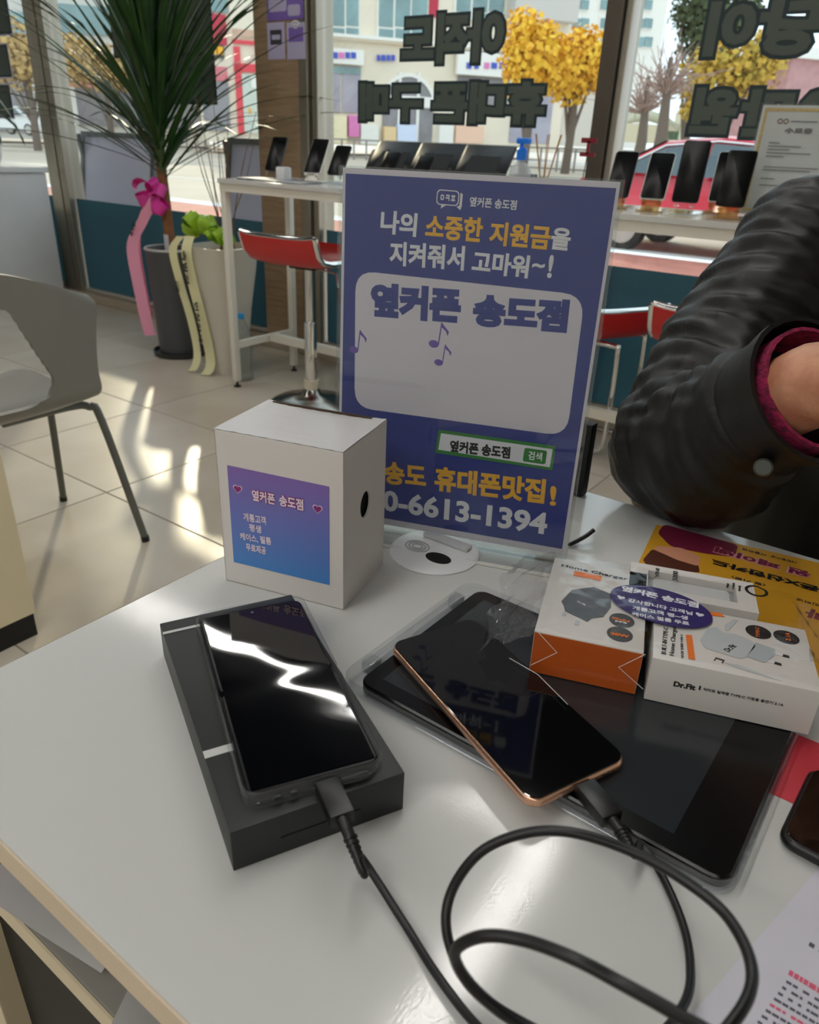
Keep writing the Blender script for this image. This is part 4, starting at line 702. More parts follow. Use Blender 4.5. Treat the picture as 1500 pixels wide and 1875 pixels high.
for yl in (2.67, 2.95):
    lf = obj('loop_frame', MB().tube(spline([(-1.13, yl, 0.437), (-0.985, yl, 0.434), (-0.957, yl, 0.40), (-0.957, yl, 0.075), (-0.985, yl, 0.022), (-1.02, yl, 0.0115), (-1.185, yl, 0.0115), (-1.215, yl, 0.022), (-1.240, yl, 0.075), (-1.240, yl, 0.40), (-1.215, yl, 0.434), (-1.13, yl, 0.437)], 5), 0.011, 8), CHROME, None, 60)
    lf.data.transform(TR(-1.13, 2.80, 0, R_(62)).inverted()); lf.parent = s2
s3 = make_stool('red bar stool partly hidden behind the dark sleeve', -0.05); s3.matrix_world = TR(-0.545, 2.43, 0, R_(4))
# ------------------------------------------------------------------ grey shell chairs
SHELL = mat('grey_shell', (128, 126, 120), 0.32, var=0.05)
def make_chair(label):
    t = thing('shell_chair', label, 'chair', (0, 0, 0), group='grey shell chairs')     # faces -y, back at +y
    def pt(s, u):
        """s: 0 front of seat .. 1 top of back, u: -1..1 across"""
        if s < 0.5: y = -0.22 + 0.375 * (s / 0.5); z = 0.435 - 0.018 * math.sin(math.pi * s / 0.5) + (0.0 if s > 0.06 else -0.015 * (1 - s / 0.06))
        else:
            k = (s - 0.5) / 0.5; a = min(k / 0.2, 1) * math.radians(78); y = 0.155 + 0.055 * math.sin(a) + max(0, k - 0.2) * 0.05; z = 0.435 + 0.055 * (1 - math.cos(a)) + max(0, k - 0.2) * 0.40
        wd = 0.265 if s < 0.5 else 0.265 - 0.012 * math.sin(math.pi * (s - 0.5) / 0.5)
        kk = min(1, max(0, (s - 0.38) / 0.3)); kk = kk * kk * (3 - 2 * kk); y -= 0.035 * u * u * kk; z += 0.018 * u * u * (1 - kk) - 0.085 * abs(u) ** 1.2 * max(0, s - 0.62) / 0.38
        e_ = max(0, (0.09 - s) / 0.09, (s - 0.93) / 0.07); wd *= 1 - 0.16 * e_ * e_
        return np.array([wd * u, y, z])
    ns, nu = 72, 44; hw_ = lambda s: 0.43 if s < 0.66 else 0.43 * max(0.02, 1 - (s - 0.66) / 0.26); hole = lambda s, u: 0.60 < s < 0.90 and ((s - 0.745) / 0.145) ** 4 + (abs(u) / hw_(s)) ** 4 < 1
    V = [[pt(i / ns, 2 * j / nu - 1) for j in range(nu + 1)] for i in range(ns + 1)]
    keep = [[not hole((i + 0.5) / ns, 2 * (j + 0.5) / nu - 1) for j in range(nu)] for i in range(ns)]
    bm = bmesh.new(); vv = [[bm.verts.new(V[i][j]) for j in range(nu + 1)] for i in range(ns + 1)]
    for i in range(ns):
        for j in range(nu):
            if keep[i][j]: bm.faces.new((vv[i][j], vv[i][j + 1], vv[i + 1][j + 1], vv[i + 1][j]))
    bmesh.ops.delete(bm, geom=[v for v in bm.verts if not v.link_faces], context='VERTS')
    for _ in range(7): bmesh.ops.smooth_vert(bm, verts=[v for v in bm.verts if v.is_boundary], factor=0.5, use_axis_x=True, use_axis_y=True, use_axis_z=True)
    bmesh.ops.recalc_face_normals(bm, faces=bm.faces[:]); bm.verts.index_update()
    def thick(o):
        m = o.modifiers.new('t', 'SOLIDIFY'); m.thickness = 0.011; m.offset = 0; m.use_even_offset = False
    me = bake(([tuple(v.co) for v in bm.verts], [], [[v.index for v in f.verts] for f in bm.faces]), thick, 'shell'); bm.free(); obj('shell', me, SHELL, t, 45)
    for sx in (-1, 1):
        for fy_, yt in ((0.215, 0.10), (-0.205, -0.10)):
            lg = obj('leg', MB().tube(spline([(sx * 0.02, yt, 0.408), (sx * 0.20, yt, 0.408), (sx * 0.252, yt + (0.01 if yt > 0 else -0.01), 0.398), (sx * 0.270, yt * 1.3, 0.36), (sx * 0.300, fy_, 0.008)], 5), 0.0105, 10), GREYMETAL, t, 60)
            obj('foot_cap', MB().tube([(sx * 0.3002, fy_ * 1.005, 0.0), (sx * 0.2995, fy_, 0.016)], 0.0122, 10), BLACKP, lg, 60)
    return t
c1 = make_chair('grey shell chair with slim steel legs at the left edge of the picture'); c1.matrix_world = TR(-1.942, 0.828, 0, R_(-90))
c3 = dup(c1, TR(0.06, 1.12, 0, 0), 'grey shell chair under the seated person')
# ------------------------------------------------------------------ low white cabinet with a potted plant, far left
cb = thing('side_cabinet', 'white low cabinet at the far left edge under a potted plant', 'cabinet', (-5.45, 2.68, 0)); CABM = mat('cabinet_white', (206, 208, 210), 0.4, var=0.04)
obj('body', MB().bbox((-5.45, 2.68, 0.41), (0.80, 0.50, 0.80), 0.003), CABM, cb); obj('top', MB().bbox((-5.45, 2.68, 0.83), (0.83, 0.53, 0.035), 0.006), CABM, cb)
for x in (-5.65, -5.25): d_ = obj('door', MB().bbox((x, 2.424, 0.41), (0.385, 0.014, 0.76), 0.003), CABM, cb); obj('handle', MB().bbox((x + (0.15 if x < -5.4 else -0.15), 2.412, 0.45), (0.012, 0.012, 0.14), 0.003), CHROME, d_)
pv = atz(18, 282, 0.849)
pvx, pvy = -5.36, 2.72; pt_ = thing('potted_plant', 'white vase with drooping dark green leaves on the cabinet at the far left', 'plant', (pvx, pvy, 0.848))
obj('vase', MB().lathe([(0.075, 0.0), (0.095, 0.05), (0.10, 0.12), (0.085, 0.20), (0.09, 0.215)], 24, TR(pvx, pvy, 0.848)), WHITE, pt_, 40)
LEAFD = mat('leaf_dark', (44, 70, 34), 0.4, var=0.3, vscale=14)
def leaf_mesh(path, wid, fold=0.25, n=9):
    """a bent blade: path of points, widest width, creased along its middle"""
    P = spline(path, max(2, n // (len(path) - 1))); m = len(P); vs = []
    for i, p in enumerate(P):
        t = i / (m - 1); w = wid * (math.sin(math.pi * min(1, t * 1.15 + 0.08)) ** 0.7 if t < 0.8 else max(0.02, (1 - t) / 0.2 * 0.86)); d = P[min(i + 1, m - 1)] - P[max(i - 1, 0)]; s = np.cross(d, (0, 0, 1)); s = s / (np.linalg.norm(s) + 1e-9) if np.linalg.norm(s) > 1e-6 else np.array([0, 1.0, 0])
        u = np.cross(s, d); u /= np.linalg.norm(u) + 1e-9
        vs += [p + s * w / 2 + u * fold * w / 2, p, p - s * w / 2 + u * fold * w / 2]
    return MB().add(vs, [(i * 3 + k, i * 3 + k + 1, (i + 1) * 3 + k + 1, (i + 1) * 3 + k) for i in range(m - 1) for k in (0, 1)])
for k in range(9):
    a = k * 0.72 + 0.2; r = 0.10 + 0.04 * (k % 3); c_, s_ = math.cos(a), math.sin(a); h = 0.16 if k % 2 else 0.04
    obj('leaf', leaf_mesh([(pvx, pvy, 1.05), (pvx + r * 0.6 * c_, pvy + r * 0.6 * s_, 1.10 + h), (pvx + 1.3 * r * c_, pvy + 1.3 * r * s_, 1.06 + h * 0.5), (pvx + 1.6 * r * c_, pvy + 1.6 * r * s_, 0.93 + h * 0.7)], 0.06), LEAFD, pt_, 60)
# ------------------------------------------------------------------ dracaena in a dark planter
dx, dy = -3.345, 2.555; dr = thing('potted_dracaena', 'tall spiky green dracaena in a round charcoal planter with a pink bow', 'plant', (dx, dy, 0)); D = TR(dx, dy, 0)
CHAR = mat('charcoal_planter', (74, 76, 80), 0.45, var=0.06)
obj('planter', MB().lathe([(0.108, 0.022), (0.114, 0.20), (0.128, 0.535), (0.133, 0.545), (0.127, 0.55), (0.120, 0.542), (0.117, 0.47)], 40, D), CHAR, dr, 40)
obj('planter_rim', MB().lathe([(0.1335, 0.541), (0.1345, 0.546), (0.128, 0.552), (0.125, 0.548)], 40, D, False), mat('rim_pale', (188, 186, 184), 0.4), dr, 40)
obj('saucer', MB().lathe([(0.125, 0.0), (0.138, 0.004), (0.142, 0.028), (0.137, 0.028), (0.130, 0.010)], 40, D), mat('saucer_dark', (40, 44, 46), 0.4), dr, 40)
obj('soil', MB().lathe([(0.0, 0.50), (0.117, 0.50), (0.117, 0.492)], 30, D, False), mat('soil', (92, 62, 42), 0.9, bump=1, bscale=50), dr)
obj('trunk', MB().tube([(dx, dy, 0.48), (dx - 0.005, dy, 0.7), (dx - 0.012, dy, 0.9), (dx - 0.012, dy, 1.02)], [0.026, 0.026, 0.024, 0.022], 14), mat('dracaena_trunk', (146, 96, 58), 0.7, var=0.25, vscale=30, bump=0.6, bscale=90), dr, 60)
obj('name_tag', MB().bbox((dx + 0.014, dy - 0.034, 0.56), (0.032, 0.004, 0.11), 0.001), mat('tag_white', (210, 208, 218), 0.5), dr)
GREEN1 = mat('dracaena_leaf', (44, 84, 30), 0.35, var=0.35, vscale=6, rgb2=(26, 56, 24)); cxp = (dx - 0.012, dy)
protos = []
for k in range(16):
    L_ = 0.72 + 0.36 * (k % 4) / 3; an = math.radians([8, 24, 40, 56][k // 4] + 4 * (k % 4)); dr_ = [0.03, 0.10, 0.17, 0.24][k // 4]
    P = [(0.012 + L_ * t * math.sin(an) + 0.25 * dr_ * t ** 3, 0, L_ * t * math.cos(an) - dr_ * t ** 3) for t in np.linspace(0, 1, 6)]
    protos.append(mesh_of(leaf_mesh(P, 0.017 + 0.004 * (k % 3), 0.35, 15), 'leaf')); protos[-1].materials.append(GREEN1); protos[-1].shade_smooth()
for k in range(190):
    lev = k / 190; z = 0.885 + 0.55 * lev + random.uniform(-0.02, 0.02); cls = min(3, int((1 - lev) * 4.2 * random.uniform(0.55, 1.1))); o = bpy.data.objects.new('leaf', protos[cls * 4 + random.randrange(4)]); COL.objects.link(o)
    o.parent = dr; o.location = (cxp[0] - dx, 0, z); o.rotation_euler = (random.uniform(-0.10, 0.10), random.uniform(-0.15, 0.10), k * 2.39996 + random.uniform(-0.3, 0.3))
obj('crown_stem', MB().tube([(cxp[0], cxp[1], 0.88), (cxp[0] + 0.01, cxp[1], 1.30), (cxp[0], cxp[1], 1.56)], [0.024, 0.020, 0.010], 12), mat('crown_stem_green', (60, 84, 40), 0.6), dr, 60)
# pink bow and ribbon tied to the trunk
bow = thing('pink_bow', 'shiny pink ribbon bow with long pale tails tied round the dracaena trunk', 'ribbon', (dx - 0.02, dy - 0.05, 0.80)); bc = np.array([dx - 0.015, dy - 0.05, 0.795])
def bow_loop(c, d, L_, w, seed):
    """one rounded loop of ribbon standing out from c along d"""
    d = np.array(d, float); d /= np.linalg.norm(d); r_ = np.random.default_rng(seed); n = np.cross(d, r_.normal(size=3)); n /= np.linalg.norm(n); m = np.cross(d, n); k = 20
    return MB().grid([[c + d * L_ * (1 - math.cos(a)) / 2 + m * L_ * 0.34 * math.sin(a) * (0.6 + 0.4 * (1 - math.cos(a)) / 2) + n * s_ * w * (0.25 + 0.75 * math.sin(a / 2) ** 0.5) / 2 for s_ in (-1, -0.33, 0.33, 1)] for a in np.linspace(0.0, 2 * math.pi, k)])
def ribbon(P, wdir, w, twist=0.0):
    P = spline(P, 6); wd = np.array(wdir, float); n = len(P); return MB().grid([[p - wd * w / 2 * math.cos(twist * i / n), p + wd * w / 2 * math.cos(twist * i / n) + np.array([0, 0.3, 0]) * w * math.sin(twist * i / n)] for i, p in enumerate(P)])
for k, (ax, az, sz) in enumerate(((-1, 0.5, 0.115), (-1, -0.25, 0.10), (1, 0.35, 0.10), (1, -0.7, 0.11), (0.2, 0.8, 0.08), (0.35, -0.9, 0.08))):
    obj('bow_loop', bow_loop(bc, (ax, -0.35, az), sz * 1.05, 0.06, 40 + k), PINK, bow, 60)
obj('bow_knot', MB().lathe([(0.004, -0.02), (0.018, -0.012), (0.018, 0.012), (0.004, 0.02)], 12, Matrix.Translation(tuple(bc + np.array([0, -0.02, 0])))), PINK, bow, 60)
tl = []
for k, P in enumerate(([bc + np.array([0.03, -0.02, 0]), (dx - 0.075, dy - 0.11, 0.66), (dx - 0.130, dy - 0.135, 0.55), (dx - 0.122, dy - 0.13, 0.35), (dx - 0.108, dy - 0.118, 0.16), (dx - 0.10, dy - 0.11, 0.10)], [bc + np.array([-0.03, 0, 0]), (dx - 0.10, dy - 0.07, 0.70), (dx - 0.145, dy - 0.10, 0.57), (dx - 0.142, dy - 0.095, 0.35), (dx - 0.130, dy - 0.085, 0.20)])):
    tl.append(obj('ribbon_tail', ribbon(P, (0.80, 0.58, 0.12), 0.062 if k == 0 else 0.045), PINKPALE, bow, 60))
rpl = Plane((dx - 0.09, dy - 0.135, 0.64), np.array([-0.50, 0, -0.866]), np.array([0.80, -0.40, -0.45])); me = text_mesh('축개업', 0.075, 0.024, 0.03); me.transform(Matrix.Translation((dx - 0.098, dy - 0.145, 0.635)) @ Matrix.Rotation(R_(90), 4, 'X') @ Matrix.Rotation(R_(58), 4, 'Z')); obj('lettering', me, INK, bow)
# ------------------------------------------------------------------ white planter with twigs, lime bow and cream ribbons
wx, wy = -2.895, 2.505; wp = thing('white_planter', 'tall cream square-waisted planter with bare twigs behind the table leg', 'planter', (wx, wy, 0)); WP = mat('cream_planter', (208, 202, 188), 0.4, var=0.04)
ringsq = lambda r, z: [(wx + x, wy + y, z) for x, y in rrect(2 * r, 2 * r, r * 0.75, 6)]
obj('planter', MB().rings([ringsq(r, z) for r, z in ((0.082, 0.0), (0.086, 0.02), (0.092, 0.15), (0.110, 0.32), (0.138, 0.50), (0.150, 0.60), (0.152, 0.607), (0.144, 0.609), (0.136, 0.55))]), WP, wp, 40)
obj('soil', MB().rings([ringsq(0.136, 0.57), ringsq(0.136, 0.575)]), mat('soil_pale', (150, 128, 104), 0.9), wp)
TWIG = mat('twig_brown', (116, 84, 54), 0.8)
for k in range(12):
    a = k * 2.4; r = 0.02 + 0.03 * (k % 3); h = 0.42 + 0.05 * (k % 5); x, y = wx + 0.03 + r * math.cos(a) * 0.5, wy + r * math.sin(a) * 0.5
    obj('twig', MB().tube(spline([(x, y, 0.56), (x + 0.01 * math.cos(a), y, 0.72), (x + r * 0.8 * math.cos(a), y + r * math.sin(a), 0.56 + h * 0.7), (x + r * 1.9 * math.cos(a), y + r * 1.6 * math.sin(a), 0.60 + h)], 4), [0.008 if k < 2 else 0.0028] * 5 + [0.0022] * 4 + [0.0014] * 4, 7), TWIG, wp, 60)
lb = thing('lime_bow', 'lime green satin bow with cream lettered ribbons on the rim of the cream planter', 'ribbon', (wx - 0.06, wy - 0.09, 0.61)); LIME = mat('lime_satin', (152, 196, 40), 0.3, var=0.25, vscale=20); LIMEY = mat('yellow_satin', (222, 206, 40), 0.35); CRM = mat('cream_ribbon', (226, 222, 176), 0.5)
q0 = np.array([wx - 0.045, wy - 0.07, 0.645])
for k in range(11):
    a = k * 0.571 + 0.2; obj('bow_loop', bow_loop(q0 + np.array([0.03 * math.cos(a), 0, 0.015]), (math.cos(a), -0.5 + 0.3 * (k % 3), abs(math.sin(a)) * 0.8 + 0.1), 0.105 if k % 2 else 0.085, 0.055, 70 + k), LIME if k != 5 else LIMEY, lb, 60)
for k in range(3): obj('bow_loop', bow_loop(np.array([wx + 0.09, wy - 0.06, 0.625]), (0.8 - 0.7 * k, -0.4, 0.35 + 0.2 * k), 0.085, 0.055, 90 + k), LIME, lb, 60)
for P, w in (([(wx - 0.135, wy - 0.13, 0.645), (wx - 0.175, wy - 0.15, 0.58), (wx - 0.160, wy - 0.14, 0.44), (wx - 0.120, wy - 0.125, 0.26), (wx - 0.100, wy - 0.12, 0.10), (wx - 0.105, wy - 0.15, 0.02), (wx - 0.15, wy - 0.17, 0.008)], 0.045), ([(wx - 0.045, wy - 0.150, 0.655), (wx - 0.050, wy - 0.172, 0.58), (wx - 0.045, wy - 0.155, 0.44), (wx - 0.028, wy - 0.130, 0.26), (wx - 0.010, wy - 0.115, 0.08), (wx - 0.020, wy - 0.14, 0.012), (wx - 0.05, wy - 0.16, 0.006)], 0.055)):
    obj('ribbon_tail', ribbon(P, (0.80, 0.40, 0.02), w * 1.0), CRM, lb, 60)
for x, y, z, s, h in ((wx - 0.049, wy - 0.186, 0.52, '축발전', 0.15), (wx - 0.026, wy - 0.156, 0.24, '번창하세요', 0.24), (wx - 0.152, wy - 0.162, 0.42, '사업', 0.05)):
    me = text_mesh(s, h, 0.030, 0.03); me.transform(Matrix.Translation((x, y, z)) @ Matrix.Rotation(R_(90), 4, 'X') @ Matrix.Rotation(R_(-86), 4, 'Z')); obj('lettering', me, INK, lb)
# water bottle
wbx, wby = -2.738, 2.452; wb = thing('water_bottle', 'clear empty water bottle with a blue cap on the floor behind the table leg', 'bottle', (wbx, wby, 0)); PET = clear('pet_plastic', (232, 236, 236), 0.04, 1.4, 0.10, (220, 224, 224))
obj('bottle', MB().lathe([(0.042, 0.0), (0.048, 0.012)] + [(0.048 - 0.003 * (k % 2), 0.03 + 0.012 * k) for k in range(11)] + [(0.048, 0.175), (0.047, 0.215), (0.032, 0.262), (0.016, 0.288), (0.015, 0.302)], 26, TR(wbx, wby, 0)), PET, wb, 60)
obj('cap', MB().lathe([(0.0175, 0.298), (0.0175, 0.318), (0.015, 0.321)], 20, TR(wbx, wby, 0)), mat('cap_blue', (20, 140, 200), 0.4), wb, 40)
# notices taped to the wooden column
VIOP = mat('notice_violet', (116, 92, 168), 0.5); LAV = mat('notice_lavender', (176, 168, 198), 0.5); NDK = mat('notice_dark', (60, 56, 66), 0.5)
yc = YW - 0.072
def notice(name, px0, px1, label, m):
    a, b = aty(*px0, yc), aty(*px1, yc); t = thing(name, label, 'notice', ((a[0] + b[0]) / 2, yc, min(a[2], b[2])), group='notices on the column'); obj('sheet', MB().span(a[0], b[0], yc - 0.001, yc, min(a[2], b[2]), max(a[2], b[2])), m, t); return t, a, b
t, a, b = notice('paper_notice', (487, -40), (556, 34), 'violet notice with speech bubbles at the top of the wooden column', VIOP)
for u0, u1, v0, v1 in ((0.05, 0.55, 0.20, 0.52), (0.58, 0.92, 0.08, 0.34)): obj('bubble', MB().rprism((u1 - u0) * abs(b[0] - a[0]), (v1 - v0) * abs(b[2] - a[2]), 0.0006, 0.012, 0.0001, Matrix.Translation((a[0] + (u0 + u1) / 2 * (b[0] - a[0]), yc - 0.0012, b[2] + (v0 + v1) / 2 * (a[2] - b[2]))) @ Matrix.Rotation(R_(90), 4, 'X')), LAV, t)
t, a, b = notice('paper_notice', (489, 42), (523, 108), 'lavender notice with a dark rectangle on the wooden column', LAV); obj('dark_square', MB().span(a[0] + 0.02, b[0] - 0.02, yc - 0.0016, yc - 0.001, b[2] + 0.06, a[2] - 0.03), NDK, t); obj('pale_field', MB().span(a[0] + 0.03, b[0] - 0.03, yc - 0.002, yc - 0.0016, b[2] + 0.08, a[2] - 0.05), LAV, t)
t, a, b = notice('paper_notice', (525, 42), (560, 108), 'lavender wifi notice on the wooden column', LAV); obj('violet_square', MB().span(a[0] + 0.012, b[0] - 0.012, yc - 0.0016, yc - 0.001, b[2] + 0.07, a[2] - 0.02), VIOP, t)
for r in (0.012, 0.024, 0.036): obj('wifi_arc', MB().tube([((a[0] + b[0]) / 2 + r * math.sin(q), yc - 0.0022, b[2] + 0.115 + r * math.cos(q)) for q in np.linspace(-0.8, 0.8, 9)], 0.004, 5), OFF, t)
# ------------------------------------------------------------------ seated person in a dark padded jacket
SKIN = mat('skin', (206, 150, 118), 0.5, var=0.25, vscale=45, subs=0.15, bump=0.35, bscale=160, rgb2=(184, 122, 94))
JACK = mat('black_nylon', (17, 17, 17), 0.48, spec=0.4, var=0.12, vscale=20, bump=0.12, bscale=600); PLAID = mat('magenta_knit', (170, 30, 84), 0.8, var=1, vscale=130, stretch=(1, 1, 2), rgb2=(96, 20, 52), bump=0.6, bscale=400)
cuffc = atd(1492, 712, 0.715); elbow = np.array([-0.193, 0.770, 0.797]); sho = np.array([-0.155, 1.00, 0.985])
fdir = (cuffc - elbow) / np.linalg.norm(cuffc - elbow); wrist = atd(1553, 674, 0.668)
hd = np.array([0.80, 0.10, 0.12]); hd /= np.linalg.norm(hd)      # the hand points to the right of the picture
hup = np.array([0.0388, -0.896, -0.4426]) * 0; hup = np.array([0.05, -0.30, 0.95]); hup -= (hup @ hd) * hd; hup /= np.linalg.norm(hup); hn = np.cross(hd, hup)
V, E, RAD = [], [], []
def node(p, r, parent=None):
    V.append(tuple(map(float, p))); RAD.append(r if hasattr(r, '__len__') else (r, r))
    if parent is not None: E.append((parent, len(V) - 1))
    return len(V) - 1
def chain(parent, pts):
    for p, r in pts: parent = node(p, r, parent)
    return parent
pel = node((0.06, 1.14, 0.53), (0.13, 0.10)); ch = chain(pel, [((0.06, 1.11, 0.70), (0.12, 0.09)), ((0.05, 1.06, 0.88), (0.13, 0.095)), ((0.05, 1.04, 0.99), (0.11, 0.08))])
nk = chain(ch, [((0.05, 1.02, 1.07), 0.055), ((0.05, 1.005, 1.12), 0.052), ((0.05, 0.985, 1.18), (0.068, 0.075)), ((0.05, 0.98, 1.24), (0.075, 0.092)), ((0.05, 0.985, 1.30), (0.070, 0.085)), ((0.05, 0.99, 1.335), (0.04, 0.05))])
ra = chain(ch, [(sho, 0.052), ((sho + elbow) / 2, 0.046), (elbow, 0.038), (elbow + (wrist - elbow) * 0.45, 0.038), (wrist - fdir * 0.03, 0.036)])
palm = chain(ra, [(wrist + hd * 0.006, (0.067, 0.064)), (wrist + hd * 0.050, (0.050, 0.030)), (wrist + hd * 0.088, (0.042, 0.014))])
for k, (o_, l_) in enumerate(((0.032, 0.066), (0.011, 0.076), (-0.011, 0.070), (-0.032, 0.054))):
    b0 = wrist + hd * 0.085 + hup * o_; chain(palm, [(b0 + hd * 0.014 , 0.0098), (b0 + hd * (0.014 + l_ * 0.42) - hn * 0.010, 0.0092), (b0 + hd * (0.014 + l_ * 0.70) - hn * 0.028, 0.0086), (b0 + hd * (0.014 + l_ * 0.82) - hn * 0.048, 0.0074)])
tb0 = wrist + hd * 0.030 - hup * 0.030 - hn * 0.014; chain(palm - 2, [(tb0, 0.0200), (tb0 + hd * 0.030 - hup * 0.018 - hn * 0.014, 0.0150), (tb0 + hd * 0.062 - hup * 0.022 - hn * 0.024, 0.0120), (tb0 + hd * 0.085 - hup * 0.020 - hn * 0.030, 0.0095)])
lsh, lel, lwr = np.array([0.255, 1.03, 0.985]), np.array([0.33, 0.86, 0.80]), np.array([0.22, 0.68, 0.80])
la = chain(ch, [(lsh, 0.052), ((lsh + lel) / 2, 0.046), (lel, 0.038), ((lel + lwr) / 2, 0.036), (lwr, 0.028)]); ld = np.array([-0.6, -0.75, -0.05]); lu = np.array([0.78, -0.62, 0.0])
lp = chain(la, [(lwr + ld * 0.05, (0.038, 0.020)), (lwr + ld * 0.08, (0.040, 0.015))])
for o_, l_ in ((0.030, 0.062), (0.010, 0.072), (-0.010, 0.068), (-0.030, 0.052)): b0 = lwr + ld * 0.08 + lu * o_; chain(lp, [(b0 + ld * 0.012, 0.0096), (b0 + ld * (0.012 + l_ * 0.5), 0.009), (b0 + ld * (0.012 + l_) + np.array([0, 0, -0.012]), 0.0078)])
chain(lp - 1, [(lwr + ld * 0.03 - lu * 0.04, 0.015), (lwr + ld * 0.075 - lu * 0.055, 0.011)])
for s in (-1, 1): chain(pel, [((0.06 + s * 0.10, 1.08, 0.50), 0.078), ((0.06 + s * 0.12, 0.93, 0.50), 0.070), ((0.06 + s * 0.13, 0.82, 0.48), 0.056), ((0.06 + s * 0.13, 0.84, 0.26), 0.048), ((0.06 + s * 0.13, 0.86, 0.08), 0.036), ((0.06 + s * 0.14, 0.78, 0.035), 0.032)])
def skinmods(o):
    o.modifiers.new('s', 'SKIN'); 
    for i, d in enumerate(o.data.skin_vertices[0].data): d.radius = RAD[i]; d.use_root = (i == 0)
    m = o.modifiers.new('ss', 'SUBSURF'); m.levels = 2; m.render_levels = 2
per = thing('person', 'person in a black padded jacket leaning an elbow on the desk', 'person', (0.06, 1.14, 0))
body = obj('body', bake((V, E, []), skinmods, 'body'), SKIN, per, 180)
def remesh(mb, vox, name, sm=6):
    def mods(o):
        m = o.modifiers.new('r', 'REMESH'); m.mode = 'VOXEL'; m.voxel_size = vox; m2 = o.modifiers.new('s', 'SMOOTH'); m2.iterations = sm; m2.factor = 0.5
    return bake((mb.v, [], mb.f), mods, name)
def capsule(mb, a, b, r0, r1, fl=1.0, n=16):
    a, b = np.array(a, float), np.array(b, float); d = (b - a) / np.linalg.norm(b - a); P, R2 = [], []
    for t in np.linspace(-1, 0, 5): P.append(a + d * r0 * t * 0.98); R2.append(r0 * math.sqrt(max(0.02, 1 - t * t)))
    for t in np.linspace(0.1, 0.9, 6): P.append(a + (b - a) * t); R2.append(r0 + (r1 - r0) * t)
    for t in np.linspace(0, 1, 5): P.append(b + d * r1 * t * 0.98); R2.append(r1 * math.sqrt(max(0.02, 1 - t * t)))
    mb.tube(P, R2, n, True, None, fl)
jm = MB(); wcut = cuffc - fdir * 0.075
for x in (-0.02, 0.05, 0.12): capsule(jm, (x + 0.01, 1.12, 0.52), (x, 1.04, 0.92), 0.145, 0.125)
capsule(jm, (-0.085, 1.08, 0.54), (-0.06, 1.05, 0.80), 0.125, 0.10); capsule(jm, (-0.115, 1.005, 0.992), (0.215, 1.02, 0.992), 0.078, 0.078); capsule(jm, (0.05, 1.03, 0.98), (0.05, 1.02, 1.06), 0.105, 0.075)
se = sho + (elbow - sho) * 0.5 + np.array([-0.012, 0, -0.01])
capsule(jm, sho, se, 0.080, 0.078); capsule(jm, se, elbow, 0.080, 0.074); fm_ = elbow + (wcut - elbow) * 0.5 + np.array([0, 0, -0.016]); capsule(jm, elbow, fm_, 0.075, 0.080); capsule(jm, fm_, wcut, 0.080, 0.064)
capsule(jm, lsh, lel, 0.080, 0.072); capsule(jm, lel, lwr, 0.068, 0.050)
jme = remesh(jm, 0.0048, 'jacket', 6)
co = np.zeros(len(jme.vertices) * 3); jme.vertices.foreach_get('co', co); co = co.reshape(-1, 3); no = np.zeros_like(co).ravel(); jme.vertices.foreach_get('normal', no); no = no.reshape(-1, 3)
def fold(A, B, amp, lam, ph, tw, sharp=1.0):
    """cloth folds running round the limb A-B, slanted by tw"""
    d = (B - A); L_ = np.linalg.norm(d); d = d / L_; rel = co - A; s = rel @ d; rad = rel - np.outer(s, d); dist = np.linalg.norm(rad, axis=1)
    u = np.cross(d, (0, 0, 1)); u /= np.linalg.norm(u); w = np.cross(d, u); th = np.arctan2(rad @ w, rad @ u)
    wgt = np.clip(1.15 - dist / 0.11, 0, 1) ** 0.5 * np.clip((s + 0.06) / 0.05, 0, 1) * np.clip((L_ + 0.06 - s) / 0.05, 0, 1)
    k = np.sin(2 * np.pi * s / lam + tw * np.sin(th + ph) + 0.9 * np.sin(2 * th + ph * 1.7) + 0.6 * np.sin(s * 90 + ph)); k = np.sign(k) * np.abs(k) ** sharp
    return wgt * amp * k * (0.6 + 0.4 * np.sin(th * 1.0 + s * 40 + ph))
disp = fold(sho, elbow, 0.0034, 0.030, 4.1, 3.4, 0.6) + fold(elbow, wcut, 0.0030, 0.032, 5.3, 3.2, 0.6) + fold(sho, elbow, 0.0042, 0.040, 0.3, 2.2) + fold(sho, elbow, 0.0022, 0.022, 1.9, 3.0) + fold(elbow, wcut, 0.0030, 0.046, 0.8, 2.6) + fold(elbow, wcut, 0.0016, 0.024, 2.2, 2.0)
dE = np.linalg.norm(co - elbow, axis=1); disp += 0.0035 * np.exp(-(dE / 0.09) ** 2) * np.sin(60 * (co @ np.array([0.8, 0.3, 0.9])) + 2 * np.sin(30 * co[:, 2]))
disp += 0.0028 * np.clip((co[:, 1] - 0.86) / 0.1, 0, 1) * np.sin(34 * co[:, 0] + 22 * co[:, 2] + 2.5 * np.sin(17 * co[:, 2] + 9 * co[:, 0]))
co2 = co + no * disp[:, None]; onz = (co2[:, 1] < 0.752) & (co2[:, 2] < 0.7325); co2[onz, 2] = 0.7325
jme.vertices.foreach_set('co', co2.ravel()); jme.update(); obj('jacket', jme, JACK, per, 180)
